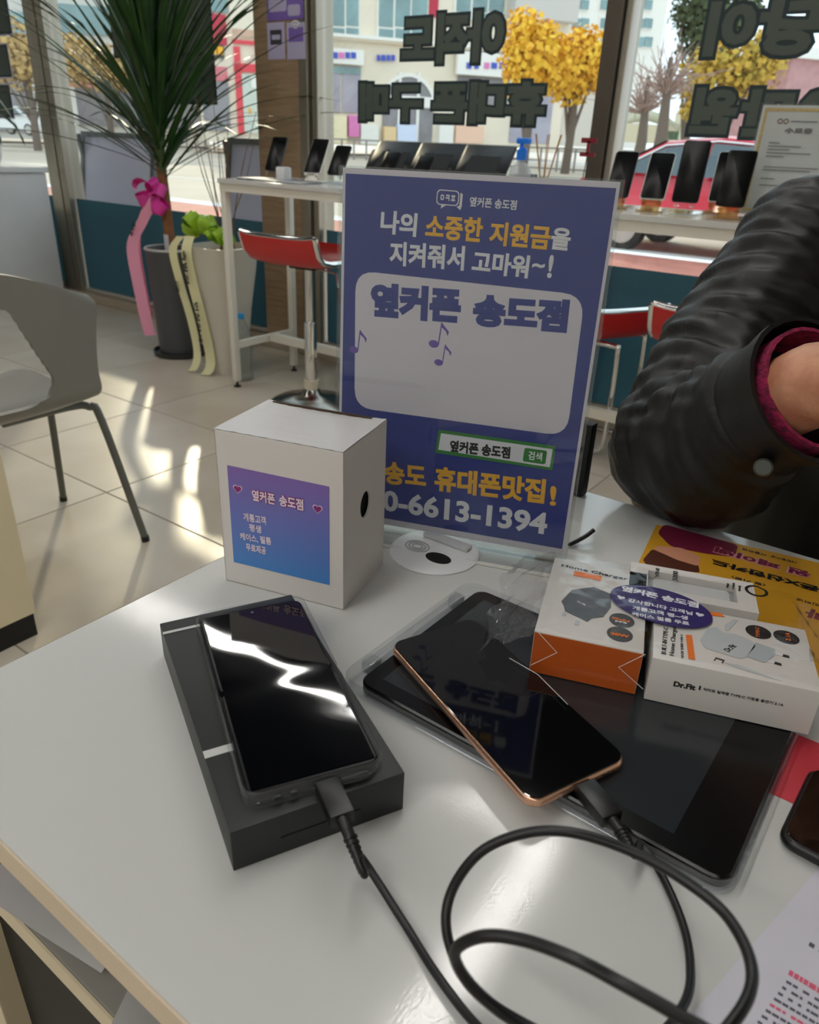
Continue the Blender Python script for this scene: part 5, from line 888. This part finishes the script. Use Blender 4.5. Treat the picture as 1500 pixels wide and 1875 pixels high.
# cuff of the sleeve, knitted shirt cuff inside it
def cuff(name, c0, c1, r0, r1, th_, m, fl=1.0, ripple=0.0):
    P = [c0 + (c1 - c0) * t for t in np.linspace(0, 1, 7)]; mb = MB(); n = 28
    outer = MB().tube(P, [r0 + (r1 - r0) * t + ripple * math.sin(9 * t) for t in np.linspace(0, 1, 7)], n, False); inner = MB().tube(P, [r0 + (r1 - r0) * t - th_ for t in np.linspace(0, 1, 7)], n, False)
    mb.add(outer.v, outer.f); mb.add(inner.v, [f[::-1] for f in inner.f]); e = len(P) - 1
    mb.f += [(e * n + k, e * n + (k + 1) % n, len(outer.v) + e * n + (k + 1) % n, len(outer.v) + e * n + k) for k in range(n)]
    return obj(name, mb, m, per, 60)
cuff('jacket_cuff', cuffc - fdir * 0.060, cuffc, 0.0560, 0.0650, 0.004, JACK, ripple=0.0008)
cuff('shirt_cuff', cuffc - fdir * 0.06, cuffc + fdir * 0.004, 0.053, 0.0535, 0.003, PLAID)
b_ = aty(1398, 856, 0.62); bt = atd(1398, 856, np.linalg.norm(elbow + (cuffc - elbow) * 0.66 - CAM) - 0.062)
vdir = (CAM - bt) / np.linalg.norm(CAM - bt); q_ = Vector(vdir).to_track_quat('Z', 'Y').to_matrix().to_4x4()
obj('snap_button', MB().lathe([(0.0, 0.0045), (0.0062, 0.0045), (0.0078, 0.003), (0.0078, -0.02)], 24, Matrix.Translation(tuple(bt)) @ q_, False), mat('snap_metal', (78, 80, 76), 0.4, 0.5), per, 40)
TROU = mat('dark_trousers', (30, 31, 36), 0.8); tm = MB()
for s in (-1, 1):
    capsule(tm, (0.06 + s * 0.07, 1.13, 0.52), (0.06 + s * 0.12, 0.90, 0.505), 0.098, 0.088); capsule(tm, (0.06 + s * 0.12, 0.90, 0.505), (0.06 + s * 0.13, 0.83, 0.48), 0.085, 0.072); capsule(tm, (0.06 + s * 0.13, 0.83, 0.47), (0.06 + s * 0.13, 0.86, 0.10), 0.070, 0.056)
obj('trousers', remesh(tm, 0.012, 'trousers', 4), TROU, per, 180)
for s in (-1, 1): sm = MB(); capsule(sm, (0.06 + s * 0.13, 0.87, 0.045), (0.06 + s * 0.14, 0.765, 0.04), 0.042, 0.038); obj('shoe', remesh(sm, 0.009, 'shoe', 3), BLACKM, per, 180)
hm = MB(); hm.lathe([(0.02, 0.105), (0.06, 0.092), (0.086, 0.05), (0.092, 0.0), (0.088, -0.045), (0.082, -0.05)], 24, Matrix.Translation((0.05, 1.005, 1.262)), sx=0.92, sy=1.05); obj('hair', hm, mat('hair_dark', (30, 26, 24), 0.5, bump=0.8, bscale=120), per, 60)
fc = mat('lips', (170, 96, 84), 0.5)
for s in (-1, 1):
    obj('ear', MB().lathe([(0.004, -0.006), (0.016, -0.004), (0.018, 0.004), (0.006, 0.006)], 14, Matrix.Translation((0.05 + s * 0.076, 0.985, 1.225)) @ Matrix.Rotation(s * math.pi / 2, 4, 'Y'), sx=1.6), SKIN, per, 60)
    ey_ = obj('eye', MB().lathe([(0.0, -0.006), (0.009, -0.004), (0.011, 0.0), (0.009, 0.004), (0.0, 0.006)], 12, Matrix.Translation((0.05 + s * 0.030, 0.9055, 1.238))), mat('eye_white', (205, 196, 186), 0.3), per, 60)
    obj('iris', MB().lathe([(0.0, 0.0), (0.0046, 0.0), (0.0046, 0.0012), (0.0, 0.0014)], 12, Matrix.Translation((0.05 + s * 0.030, 0.8948, 1.238)) @ Matrix.Rotation(math.pi / 2, 4, 'X')), BLACKP, ey_, 60)
    obj('eyebrow', MB().tube([(0.05 + s * 0.014, 0.897, 1.256), (0.05 + s * 0.030, 0.8945, 1.261), (0.05 + s * 0.046, 0.902, 1.256)], [0.0022, 0.003, 0.0015], 6), mat('brow_dark', (36, 30, 28), 0.8), per, 60)
obj('nose', MB().tube([(0.05, 0.905, 1.245), (0.05, 0.885, 1.212), (0.05, 0.900, 1.203)], [0.008, 0.013, 0.010], 10), SKIN, per, 60); obj('mouth', MB().tube([(0.028, 0.912, 1.172), (0.05, 0.902, 1.170), (0.072, 0.912, 1.172)], [0.002, 0.006, 0.002], 8), fc, per, 60)
# ------------------------------------------------------------------ outside: ground
def gz(x, y): return -0.20 + 0.014 * max(0.0, y - 12.0)
PAVE = mat('pale_paving', (214, 206, 198), 0.8, var=0.15, vscale=1.2); PINKPAVE = mat('red_paving', (196, 128, 112), 0.8, var=0.2, vscale=3); ROADM = mat('sunlit_road', (196, 182, 164), 0.85, var=0.12, vscale=0.4); KERB = mat('kerb_white', (214, 212, 208), 0.8)
def strip(y0, y1, z=0.0): return MB().grid([[(x, y, gz(x, y) + z) for y in np.linspace(y0, y1, 5)] for x in np.linspace(-170, 120, 15)])
gr = struct('ground', strip(YW + 0.12, 8.6), PAVE); obj('red_band', strip(8.6, 10.8), PINKPAVE, gr); obj('kerb', strip(10.8, 11.15, 0.03), KERB, gr); obj('road', strip(11.15, 46), ROADM, gr); obj('far_pavement', strip(46, 190), PAVE, gr)
for k, (y, w) in enumerate(((16, 0.25), (22.5, 0.2), (30, 0.25))): obj('lane_line', strip(y, y + w, 0.012), KERB, gr)
# ------------------------------------------------------------------ outside: buildings on planes facing us
BU = np.array([0.594, 0.805, 0.0]); BN = np.array([0.805, -0.594, 0.0])
def fplane(px, py, dist): return Plane(atd(px, py, dist), BU, (0, 0, 1.0))
def fbox(parent, name, pl, r, m, depth=0.3, out=0.0):
    x0, y0, x1, y1 = r; ps = [pl.uv(x0, y0), pl.uv(x1, y0), pl.uv(x1, y1), pl.uv(x0, y1)]; u0 = (ps[0][0] + ps[3][0]) / 2; u1 = (ps[1][0] + ps[2][0]) / 2; v1 = (ps[0][1] + ps[1][1]) / 2; v0 = (ps[2][1] + ps[3][1]) / 2
    return obj(name, MB().span(u0, u1, v0, v1, -depth + out, out, pl.mat(0, 0)), m, parent)
STONE = mat('facade_cream', (238, 226, 206), 0.8, var=0.06, vscale=0.5); GLZ = mat('facade_glass', (132, 164, 166), 0.12, spec=0.8, var=0.3, vscale=0.6); WFR = mat('facade_white', (240, 238, 232), 0.6); REDP = mat('facade_red', (190, 52, 74), 0.6); GREYF = mat('facade_grey', (150, 146, 150), 0.6, var=0.25, vscale=0.8); LAVG = mat('shop_glass', (176, 172, 186), 0.2, var=0.2, vscale=0.8); PEACH = mat('facade_peach', (240, 200, 176), 0.8); PRED = mat('shop_red', (226, 72, 84), 0.6); BLUT = mat('sign_blue', (70, 90, 190), 0.6); PKT = mat('sign_pink', (226, 130, 190), 0.6); DKG = mat('dark_shop', (80, 80, 78), 0.6, var=0.3, vscale=1); YSIGN = mat('sign_yellow', (248, 178, 30), 0.5)
P1 = fplane(740, 258, 55)
bA = thing('arched_building', 'cream street building with an arched entrance across the road', 'building', loc=tuple(atd(740, 262, 55)))
fbox(bA, 'wall', P1, (560, -90, 1040, 272), STONE, 6)
for r in ((606, -60, 658, 75), (690, -60, 783, 77), (832, -40, 924, 38)):
    w = fbox(bA, 'window', P1, r, WFR, 0.3, 0.12); x0, y0, x1, y1 = r
    nxp = 2 if x1 - x0 < 70 else 3
    for i in range(nxp):
        for j, (a, b) in enumerate(((y0 + 4, y0 + (y1 - y0) * 0.36), (y0 + (y1 - y0) * 0.40, y0 + (y1 - y0) * 0.80), (y0 + (y1 - y0) * 0.83, y1 - 4))):
            obj_ = fbox(bA, 'pane', P1, (x0 + 3 + (x1 - x0 - 3) * i / nxp, a, x0 + (x1 - x0) * (i + 1) / nxp - 2, b), GLZ, 0.2, 0.16)
for r in ((588, -60, 605, 74), (787, -60, 803, 32)): fbox(bA, 'red_panel', P1, r, REDP, 0.2, 0.10)
for r in ((572, 78, 1010, 84), (572, 84, 1010, 88)): fbox(bA, 'ledge', P1, r, WFR if r[1] == 78 else STONE, 0.8, 0.5 if r[1] == 78 else 0.35)
fbox(bA, 'eave', P1, (930, -20, 1045, 40), mat('eave_grey', (206, 200, 194), 0.7), 2, 1.2)
s_ = fbox(bA, 'shop_sign', P1, (590, 90, 664, 118), WFR, 0.3, 0.4)
for i, (x, w, m) in enumerate(((597, 9, PKT), (608, 8, BLUT), (618, 10, PKT), (630, 8, BLUT), (640, 9, BLUT))): fbox(bA, 'sign_mark', P1, (x, 97, x + w, 108), m, 0.05, 0.45)
for i, (x, w, m) in enumerate(((689, 6, BLUT), (697, 8, BLUT), (707, 6, BLUT), (715, 7, BLUT))): fbox(bA, 'sign_mark', P1, (x, 101, x + w, 112), m, 0.05, 0.2)
fbox(bA, 'shop_sign', P1, (832, 98, 928, 140), WFR, 0.4, 0.6)
for i, (x, w, m) in enumerate(((848, 9, BLUT), (862, 8, BLUT), (880, 9, PKT), (893, 10, BLUT), (908, 8, BLUT))): fbox(bA, 'sign_mark', P1, (x, 116, x + w, 127), m, 0.05, 0.66)
cu = P1.uv(747, 200); rr = abs(P1.uv(793, 200)[0] - cu[0]); ht = cu[1] - P1.uv(747, 262)[1]
arch = [(rr * math.cos(a), rr * 1.05 * math.sin(a)) for a in np.linspace(0, math.pi, 20)] + [(-rr, -ht), (rr, -ht)]
obj('arch_opening', MB().prism(arch, -0.2, 0.05, P1.mat(*cu)), GREYF, bA)
for i in range(20):
    a0, a1 = math.pi * i / 20, math.pi * (i + 1) / 20; obj('arch_stone', MB().prism([(rr * math.cos(a0), 1.05 * rr * math.sin(a0)), (rr * 1.12 * math.cos(a0), 1.17 * rr * math.sin(a0)), (rr * 1.12 * math.cos(a1), 1.17 * rr * math.sin(a1)), (rr * math.cos(a1), 1.05 * rr * math.sin(a1))], 0.0, 0.15, P1.mat(*cu)), WFR, bA)
for x in (728, 762): fbox(bA, 'arch_mullion', P1, (x, 132, x + 5, 262), WFR, 0.1, 0.14)
fbox(bA, 'arch_transom', P1, (704, 176, 792, 196), WFR, 0.2, 0.2)
for r in ((590, 122, 623, 206), (627, 122, 660, 206)): fbox(bA, 'shop_window', P1, r, LAVG, 0.2, 0.1)
fbox(bA, 'window_head', P1, (590, 122, 660, 135), GLZ, 0.2, 0.14); fbox(bA, 'shop_window', P1, (836, 142, 930, 200), GREYF, 0.2, 0.1); fbox(bA, 'shop_window', P1, (936, 140, 1010, 262), LAVG, 0.2, 0.1)
for r, m in (((592, 212, 632, 262), mat('shop_cream', (244, 232, 196), 0.7)), ((636, 212, 655, 250), PKT), ((658, 228, 690, 264), WFR), ((700, 232, 722, 264), mat('shop_tan', (236, 206, 160), 0.7)), ((724, 228, 758, 266), mat('shop_ice', (214, 226, 250), 0.5)), ((800, 228, 826, 264), WFR), ((830, 230, 880, 262), PEACH)): fbox(bA, 'shop_display', P1, r, m, 0.6, 0.5)
P2 = fplane(440, 245, 50); bB = thing('red_trim_building', 'cream shop building with red beams and door frame across the road, left of the column', 'building', loc=tuple(atd(430, 250, 50)))
fbox(bB, 'wall', P2, (372, -90, 560, 262), STONE, 6)
for r, m in (((377, 26, 414, 82), REDP), ((377, -60, 414, 22), GLZ), ((373, 82, 410, 106), DKG), ((376, 122, 416, 148), mat('awning_pink', (214, 120, 130), 0.7)), ((372, 150, 420, 240), GREYF), ((418, -90, 560, 75), STONE), ((424, 58, 560, 78), PEACH), ((426, 76, 560, 85), PRED), ((428, 120, 560, 135), PRED), ((432, 86, 443, 246), PRED)): fbox(bB, 'facade_panel', P2, r, m, 0.3, 0.15)
for x in (374, 386, 398): fbox(bB, 'sign_character', P2, (x, 86, x + 10, 101), YSIGN, 0.05, 0.22)
fbox(bB, 'shop_door', P2, (445, 138, 486, 244), mat('door_glass_pale', (206, 212, 200), 0.2), 0.2, 0.12); fbox(bB, 'sign_plate', P2, (468, 86, 482, 112), PRED, 0.1, 0.2); fbox(bB, 'poster', P2, (460, 142, 484, 162), WFR, 0.1, 0.16)
for x in (455, 474): fbox(bB, 'door_handle', P2, (x, 198, x + 4, 208), YSIGN, 0.1, 0.2)
P3 = fplane(150, 235, 62); bC = thing('glass_building', 'hazy pale building with a glass front at the far left beyond the road', 'building', loc=tuple(atd(150, 245, 62)))
fbox(bC, 'wall', P3, (-120, -90, 372, 258), mat('facade_haze', (214, 210, 204), 0.8, var=0.08, vscale=0.4), 6)
for r, m in (((-60, 20, 60, 60), GLZ), ((100, 10, 200, 62), GLZ), ((205, 20, 300, 70), GLZ), ((-60, 130, 55, 240), GREYF), ((110, 132, 140, 215), WFR), ((140, 138, 210, 230), GREYF), ((215, 150, 370, 235), GREYF)): fbox(bC, 'window', P3, r, m, 0.3, 0.15)
fbox(bC, 'awning', P3, (120, 150, 205, 162), mat('awning_rose', (206, 140, 130), 0.7), 0.3, 0.9)
P4 = fplane(1120, 200, 105); bD = thing('tower_block', 'tall white apartment tower beyond the yellow trees', 'building', loc=tuple(atd(1120, 262, 105)))
fbox(bD, 'wall', P4, (1036, -60, 1206, 268), mat('tower_white', (236, 232, 224), 0.8), 8)
for i, x in enumerate((1044, 1096, 1160)):
    for j, y in enumerate((-38, -2, 32, 66)):
        w = fbox(bD, 'window', P4, (x, y, x + 34, y + 22), WFR, 0.4, 0.2)
        for k in (0, 1): fbox(bD, 'pane', P4, (x + 2 + 16 * k, y + 2, x + 16 + 16 * k, y + 20), GLZ, 0.3, 0.35)
fbox(bD, 'lower_block', P4, (1030, 150, 1100, 268), mat('low_block', (206, 196, 184), 0.8), 4, 3)
P5 = fplane(1470, 200, 55); bE = thing('brick_building', 'pinkish brick wall of a building behind the yellow tree at the right edge', 'building', loc=tuple(atd(1470, 262, 45)))
fbox(bE, 'wall', P5, (1425, 112, 1640, 330), mat('brick_rose', (196, 148, 148), 0.8, var=0.15, vscale=3), 5); fbox(bE, 'parapet', P5, (1410, 92, 1640, 113), WFR, 5, 0.3)
P6 = fplane(1200, 240, 40); cn = thing('street_canopy', 'low curved green-roofed shelter far beyond the red car', 'shelter', loc=tuple(atd(1200, 262, 40)))
for r, m in (((1140, 228, 1236, 262), mat('shelter_cream', (226, 214, 184), 0.8)), ((1214, 240, 1238, 256), mat('shelter_green', (70, 140, 96), 0.6)), ((1240, 205, 1256, 268), mat('gate_post', (240, 230, 206), 0.8)), ((1258, 258, 1420, 280), mat('hedge_rust', (206, 160, 110), 0.9, var=0.3, vscale=3))): fbox(cn, 'shelter_wall', P6, r, m, 0.5, 0.2)
obj('roof', MB().tube([P6.o + BU * P6.uv(x, y)[0] + np.array([0, 0, 1.0]) * P6.uv(x, y)[1] for x, y in ((1132, 224), (1160, 214), (1190, 212), (1215, 220), (1236, 236))], 0.22, 8), mat('roof_pale', (206, 204, 180), 0.7), cn, 60)
# roadside railing
RAIL = mat('railing_grey', (140, 136, 130), 0.6, 0.3)
rl = thing('road_railing', 'grey metal railing along the far side of the road', 'railing', loc=(-30, 36, gz(0, 36)))
for k in range(40): x = -48 + k * 0.9; obj('baluster', MB().span(x - 0.04, x + 0.04, 35.97, 36.03, gz(x, 36), gz(x, 36) + 1.0), RAIL, rl)
for h in (0.12, 1.0): obj('rail', MB().span(-48, -13, 35.96, 36.04, gz(0, 36) + h - 0.04, gz(0, 36) + h + 0.04), RAIL, rl)
# ------------------------------------------------------------------ cars
def car(label, M, paint, L_=4.3):
    t = thing('car', label, 'car', M=M, group='cars outside'); h = 0.88
    prof = [(-2.15, 0.32), (-2.18, 0.62), (-2.08, 0.92), (-1.72, 1.02), (-1.0, 1.42), (-0.2, 1.50), (0.5, 1.44), (1.15, 1.06), (1.95, 0.86), (2.15, 0.60), (2.12, 0.32)]
    wd = {0.32: 0.80, 0.62: 0.88, 0.92: 0.86}
    P = []
    for s in (-1, -0.8, 0.8, 1):
        P.append([(x, s * (0.90 if z < 1.05 else 0.90 - 0.30 * (z - 1.05) / 0.45) * (1.0 if abs(s) == 1 else 1.0), z + (0.0 if abs(s) == 1 else 0.03)) for x, z in prof])
    mb = MB().grid(P); mb.add(P[0], [tuple(range(len(prof)))]); mb.add(P[-1], [tuple(range(len(prof) - 1, -1, -1))]); mb.v = [tuple(M @ Vector(v)) for v in mb.v]; obj('body', mb, paint, t, 35)
    gl = mat('car_glass', (66, 84, 92), 0.08, spec=0.8)
    for s in (-1, 1):
        y = lambda z: s * (0.905 - 0.30 * max(0, z - 1.05) / 0.45)
        for poly in ([(-1.55, 1.04), (-0.98, 1.36), (-0.42, 1.43), (-0.42, 1.02)], [(-0.36, 1.02), (-0.36, 1.43), (0.42, 1.39), (1.0, 1.06)]):
            vs = [(x, y(z) + s * 0.008, z) for x, z in poly]; obj('side_window', MB().add([M @ Vector(v) for v in vs], [(0, 1, 2, 3)] if s < 0 else [(3, 2, 1, 0)]), gl, t)
        obj('window_trim', MB().tube([M @ Vector((x, y(z) + s * 0.012, z)) for x, z in ((-1.6, 1.03), (-0.98, 1.385), (-0.3, 1.455), (0.45, 1.41), (1.06, 1.05))], 0.018, 6), CHROME, t, 60)
        for x in (-1.35, 1.32):
            wl = obj('wheel', MB().lathe([(0.02, -0.1), (0.30, -0.1), (0.32, -0.06), (0.32, 0.06), (0.30, 0.1), (0.02, 0.1)], 24, M @ Matrix.Translation((x, s * 0.80, 0.32)) @ Matrix.Rotation(math.pi / 2, 4, 'X')), BLACKP, t, 40)
            obj('rim', MB().lathe([(0.02, -0.115), (0.20, -0.112), (0.21, 0.112), (0.02, 0.115)], 20, M @ Matrix.Translation((x, s * 0.80, 0.32)) @ Matrix.Rotation(math.pi / 2, 4, 'X')), PSTEP, wl, 40)
    for poly, nm in (([(-1.70, 1.05), (-1.03, 1.42)], 'rear_window'), ([(1.12, 1.09), (0.54, 1.45)], 'windscreen')):
        (xa, za), (xb, zb) = poly; e = -0.02 if xa < 0 else 0.02; obj(nm, MB().add([M @ Vector(v) for v in ((xa + e, -0.74, za + 0.03), (xa + e, 0.74, za + 0.03), (xb + e, 0.56, zb + 0.03), (xb + e, -0.56, zb + 0.03))], [(0, 1, 2, 3), ]), gl, t)
    return t
rc = atd(1335, 330, 12.3); car('red hatchback parked outside beyond the right-hand display phones', TR(rc[0] + 0.25, rc[1], -0.20), mat('car_red', (214, 30, 62), 0.25, coat=0.6))
wc = atd(166, 236, 56); car('white car passing on the road beyond the railing at the far left', TR(wc[0] - 1.0, wc[1] - 4, wc[2] - 0.50, R_(20)), mat('car_white', (236, 236, 234), 0.3, coat=0.4))
# ------------------------------------------------------------------ trees
def tree(label, px, base_d, top_px, crown_px, m, kind='leaf', n=3200, group='street trees'):
    """crown_px: list of (x, y, radius in px); the trunk stands on the ground below"""
    s = base_d / FPX; c = [atd(x, y, base_d) for x, y, r in crown_px]; g = np.mean(c, 0); zg = gz(g[0], g[1]) ; t = thing('tree', label, 'tree', loc=(g[0], g[1], zg), group=group)
    obj('trunk', MB().tube([(g[0], g[1], zg), (g[0] + 0.1, g[1], (zg + g[2]) / 2), (g[0], g[1], g[2] + 0.3)], [0.22, 0.17, 0.06], 8), mat('bark', (110, 96, 86), 0.9), t, 60)
    mb = MB()
    for p, (x, y, r) in zip(c, crown_px):
        R0 = r * s
        if kind != 'bare':
            bt_ = MB().tube([(g[0], g[1], zg + 1.2), tuple(p)], [0.09, 0.03], 6); obj('branch', bt_, MATS['bark'], t)
            for k in range(int(n * r / sum(q[2] for q in crown_px))):
                v = rng.normal(size=3); v /= np.linalg.norm(v); q = p + v * R0 * rng.uniform(0.15, 1.0) ** 0.6; a = rng.normal(size=3); a /= np.linalg.norm(a); b = np.cross(a, v); b /= np.linalg.norm(b) + 1e-9; w = R0 * 0.11 * rng.uniform(0.6, 1.3)
                mb.add([q - a * w, q + b * w, q + a * w, q - b * w], [(0, 1, 2, 3)])
        else:
            for k in range(70):
                v = rng.normal(size=3); v[2] = abs(v[2]) + 0.3; v /= np.linalg.norm(v); b0 = np.array([g[0], g[1], g[2] - R0 * 0.8]); mb.tube([b0, b0 + v * R0 * 0.7 + rng.normal(size=3) * 0.1, b0 + v * R0 * rng.uniform(1.2, 1.7) + rng.normal(size=3) * 0.3], [0.03, 0.018, 0.008], 4)
    cr_ = obj('crown', mb, m, t); cr_['kind'] = 'stuff'; return t
GINK = mat('ginkgo_leaf', (248, 206, 62), 0.7, var=0.3, vscale=1.5, rgb2=(236, 176, 46)); PINE = mat('pine_needles', (84, 96, 62), 0.8, var=0.4, vscale=2); OLIV = mat('olive_leaf', (176, 154, 60), 0.8, var=0.3, vscale=2, rgb2=(214, 170, 60)); TAN = mat('tan_leaf', (206, 172, 110), 0.8, var=0.25, vscale=2); BARE = mat('bare_twigs', (164, 138, 128), 0.9)
tree('bright yellow ginkgo right of the dark window lettering', 990, 36, 0, [(962, 60, 38), (985, 110, 50), (962, 145, 38), (945, 105, 30), (1000, 70, 26), (1005, 140, 30)], GINK)
tree('smaller yellow ginkgo beside the steel mullion', 1060, 38, 0, [(1066, 100, 40), (1045, 140, 44), (1090, 130, 32), (1030, 105, 30)], GINK)
tree('dark green pine at the right against the pale sky', 1290, 40, 0, [(1270, 10, 34), (1295, 50, 46), (1250, 28, 22), (1320, 90, 44), (1330, 30, 50), (1275, 95, 30)], PINE, n=2600)
tree('olive and yellow tree below the pine behind the window letters', 1330, 34, 0, [(1290, 140, 40), (1340, 130, 44), (1390, 125, 40), (1280, 185, 34), (1400, 90, 30)], OLIV, n=2200)
tree('bare reddish tree between the steel mullion and the pine', 1190, 27, 0, [(1185, 160, 44)], BARE, 'bare'); tree('bare tree farther right before the shelter', 1215, 23, 0, [(1225, 130, 38)], BARE, 'bare')
tree('tan autumn tree at the far left behind the steel frame', 60, 48, 0, [(30, 95, 44), (70, 110, 40), (110, 100, 40), (20, 130, 30), (-20, 100, 40)], TAN, n=2200); tree('tan autumn tree behind the dracaena leaves', 180, 56, 0, [(150, 115, 36), (190, 125, 34), (225, 140, 28)], TAN, n=1600)
# boards standing on the pavement just outside the glass
ALU = mat('board_frame_dark', (58, 60, 60), 0.4, 0.4); BFACE = mat('board_face', (176, 168, 186), 0.35)
for lb, (ax, ay), y0, wd in (('lavender board in a dark frame leaning outside the glass, left of the dracaena', (183, 340), 3.60, 0.80), ('lavender board in a dark frame leaning outside the glass, behind the white planter', (470, 380), 3.60, 0.80)):
    p = aty(ax, ay, y0); zt = 1.28; Mx = TR(p[0], y0, gz(0, 3.5), R_(4)) @ Matrix.Rotation(-R_(10), 4, 'X'); t = thing('pavement_board', lb, 'signboard', M=Mx, group='boards outside the glass')
    obj('face', MB().span(-wd / 2, wd / 2, -0.006, 0.006, 0.06, zt - 0.03, Mx), BFACE, t)
    for x in (-wd / 2, wd / 2): obj('frame_side', MB().span(x - 0.018, x + 0.018, -0.016, 0.016, 0.0, zt, Mx), ALU, t)
    for z in (0.06, zt - 0.018): obj('frame_rail', MB().span(-wd / 2, wd / 2, -0.015, 0.015, z - 0.018, z + 0.018, Mx), ALU, t)
    M2 = TR(p[0], y0, gz(0, 3.5), R_(4)) @ Matrix.Translation((0, 0.36, 0)) @ Matrix.Rotation(R_(9), 4, 'X')
    for x in (-wd / 2, wd / 2): obj('rear_leg', MB().span(x - 0.015, x + 0.015, -0.012, 0.012, 0, zt - 0.02, M2), ALU, t)
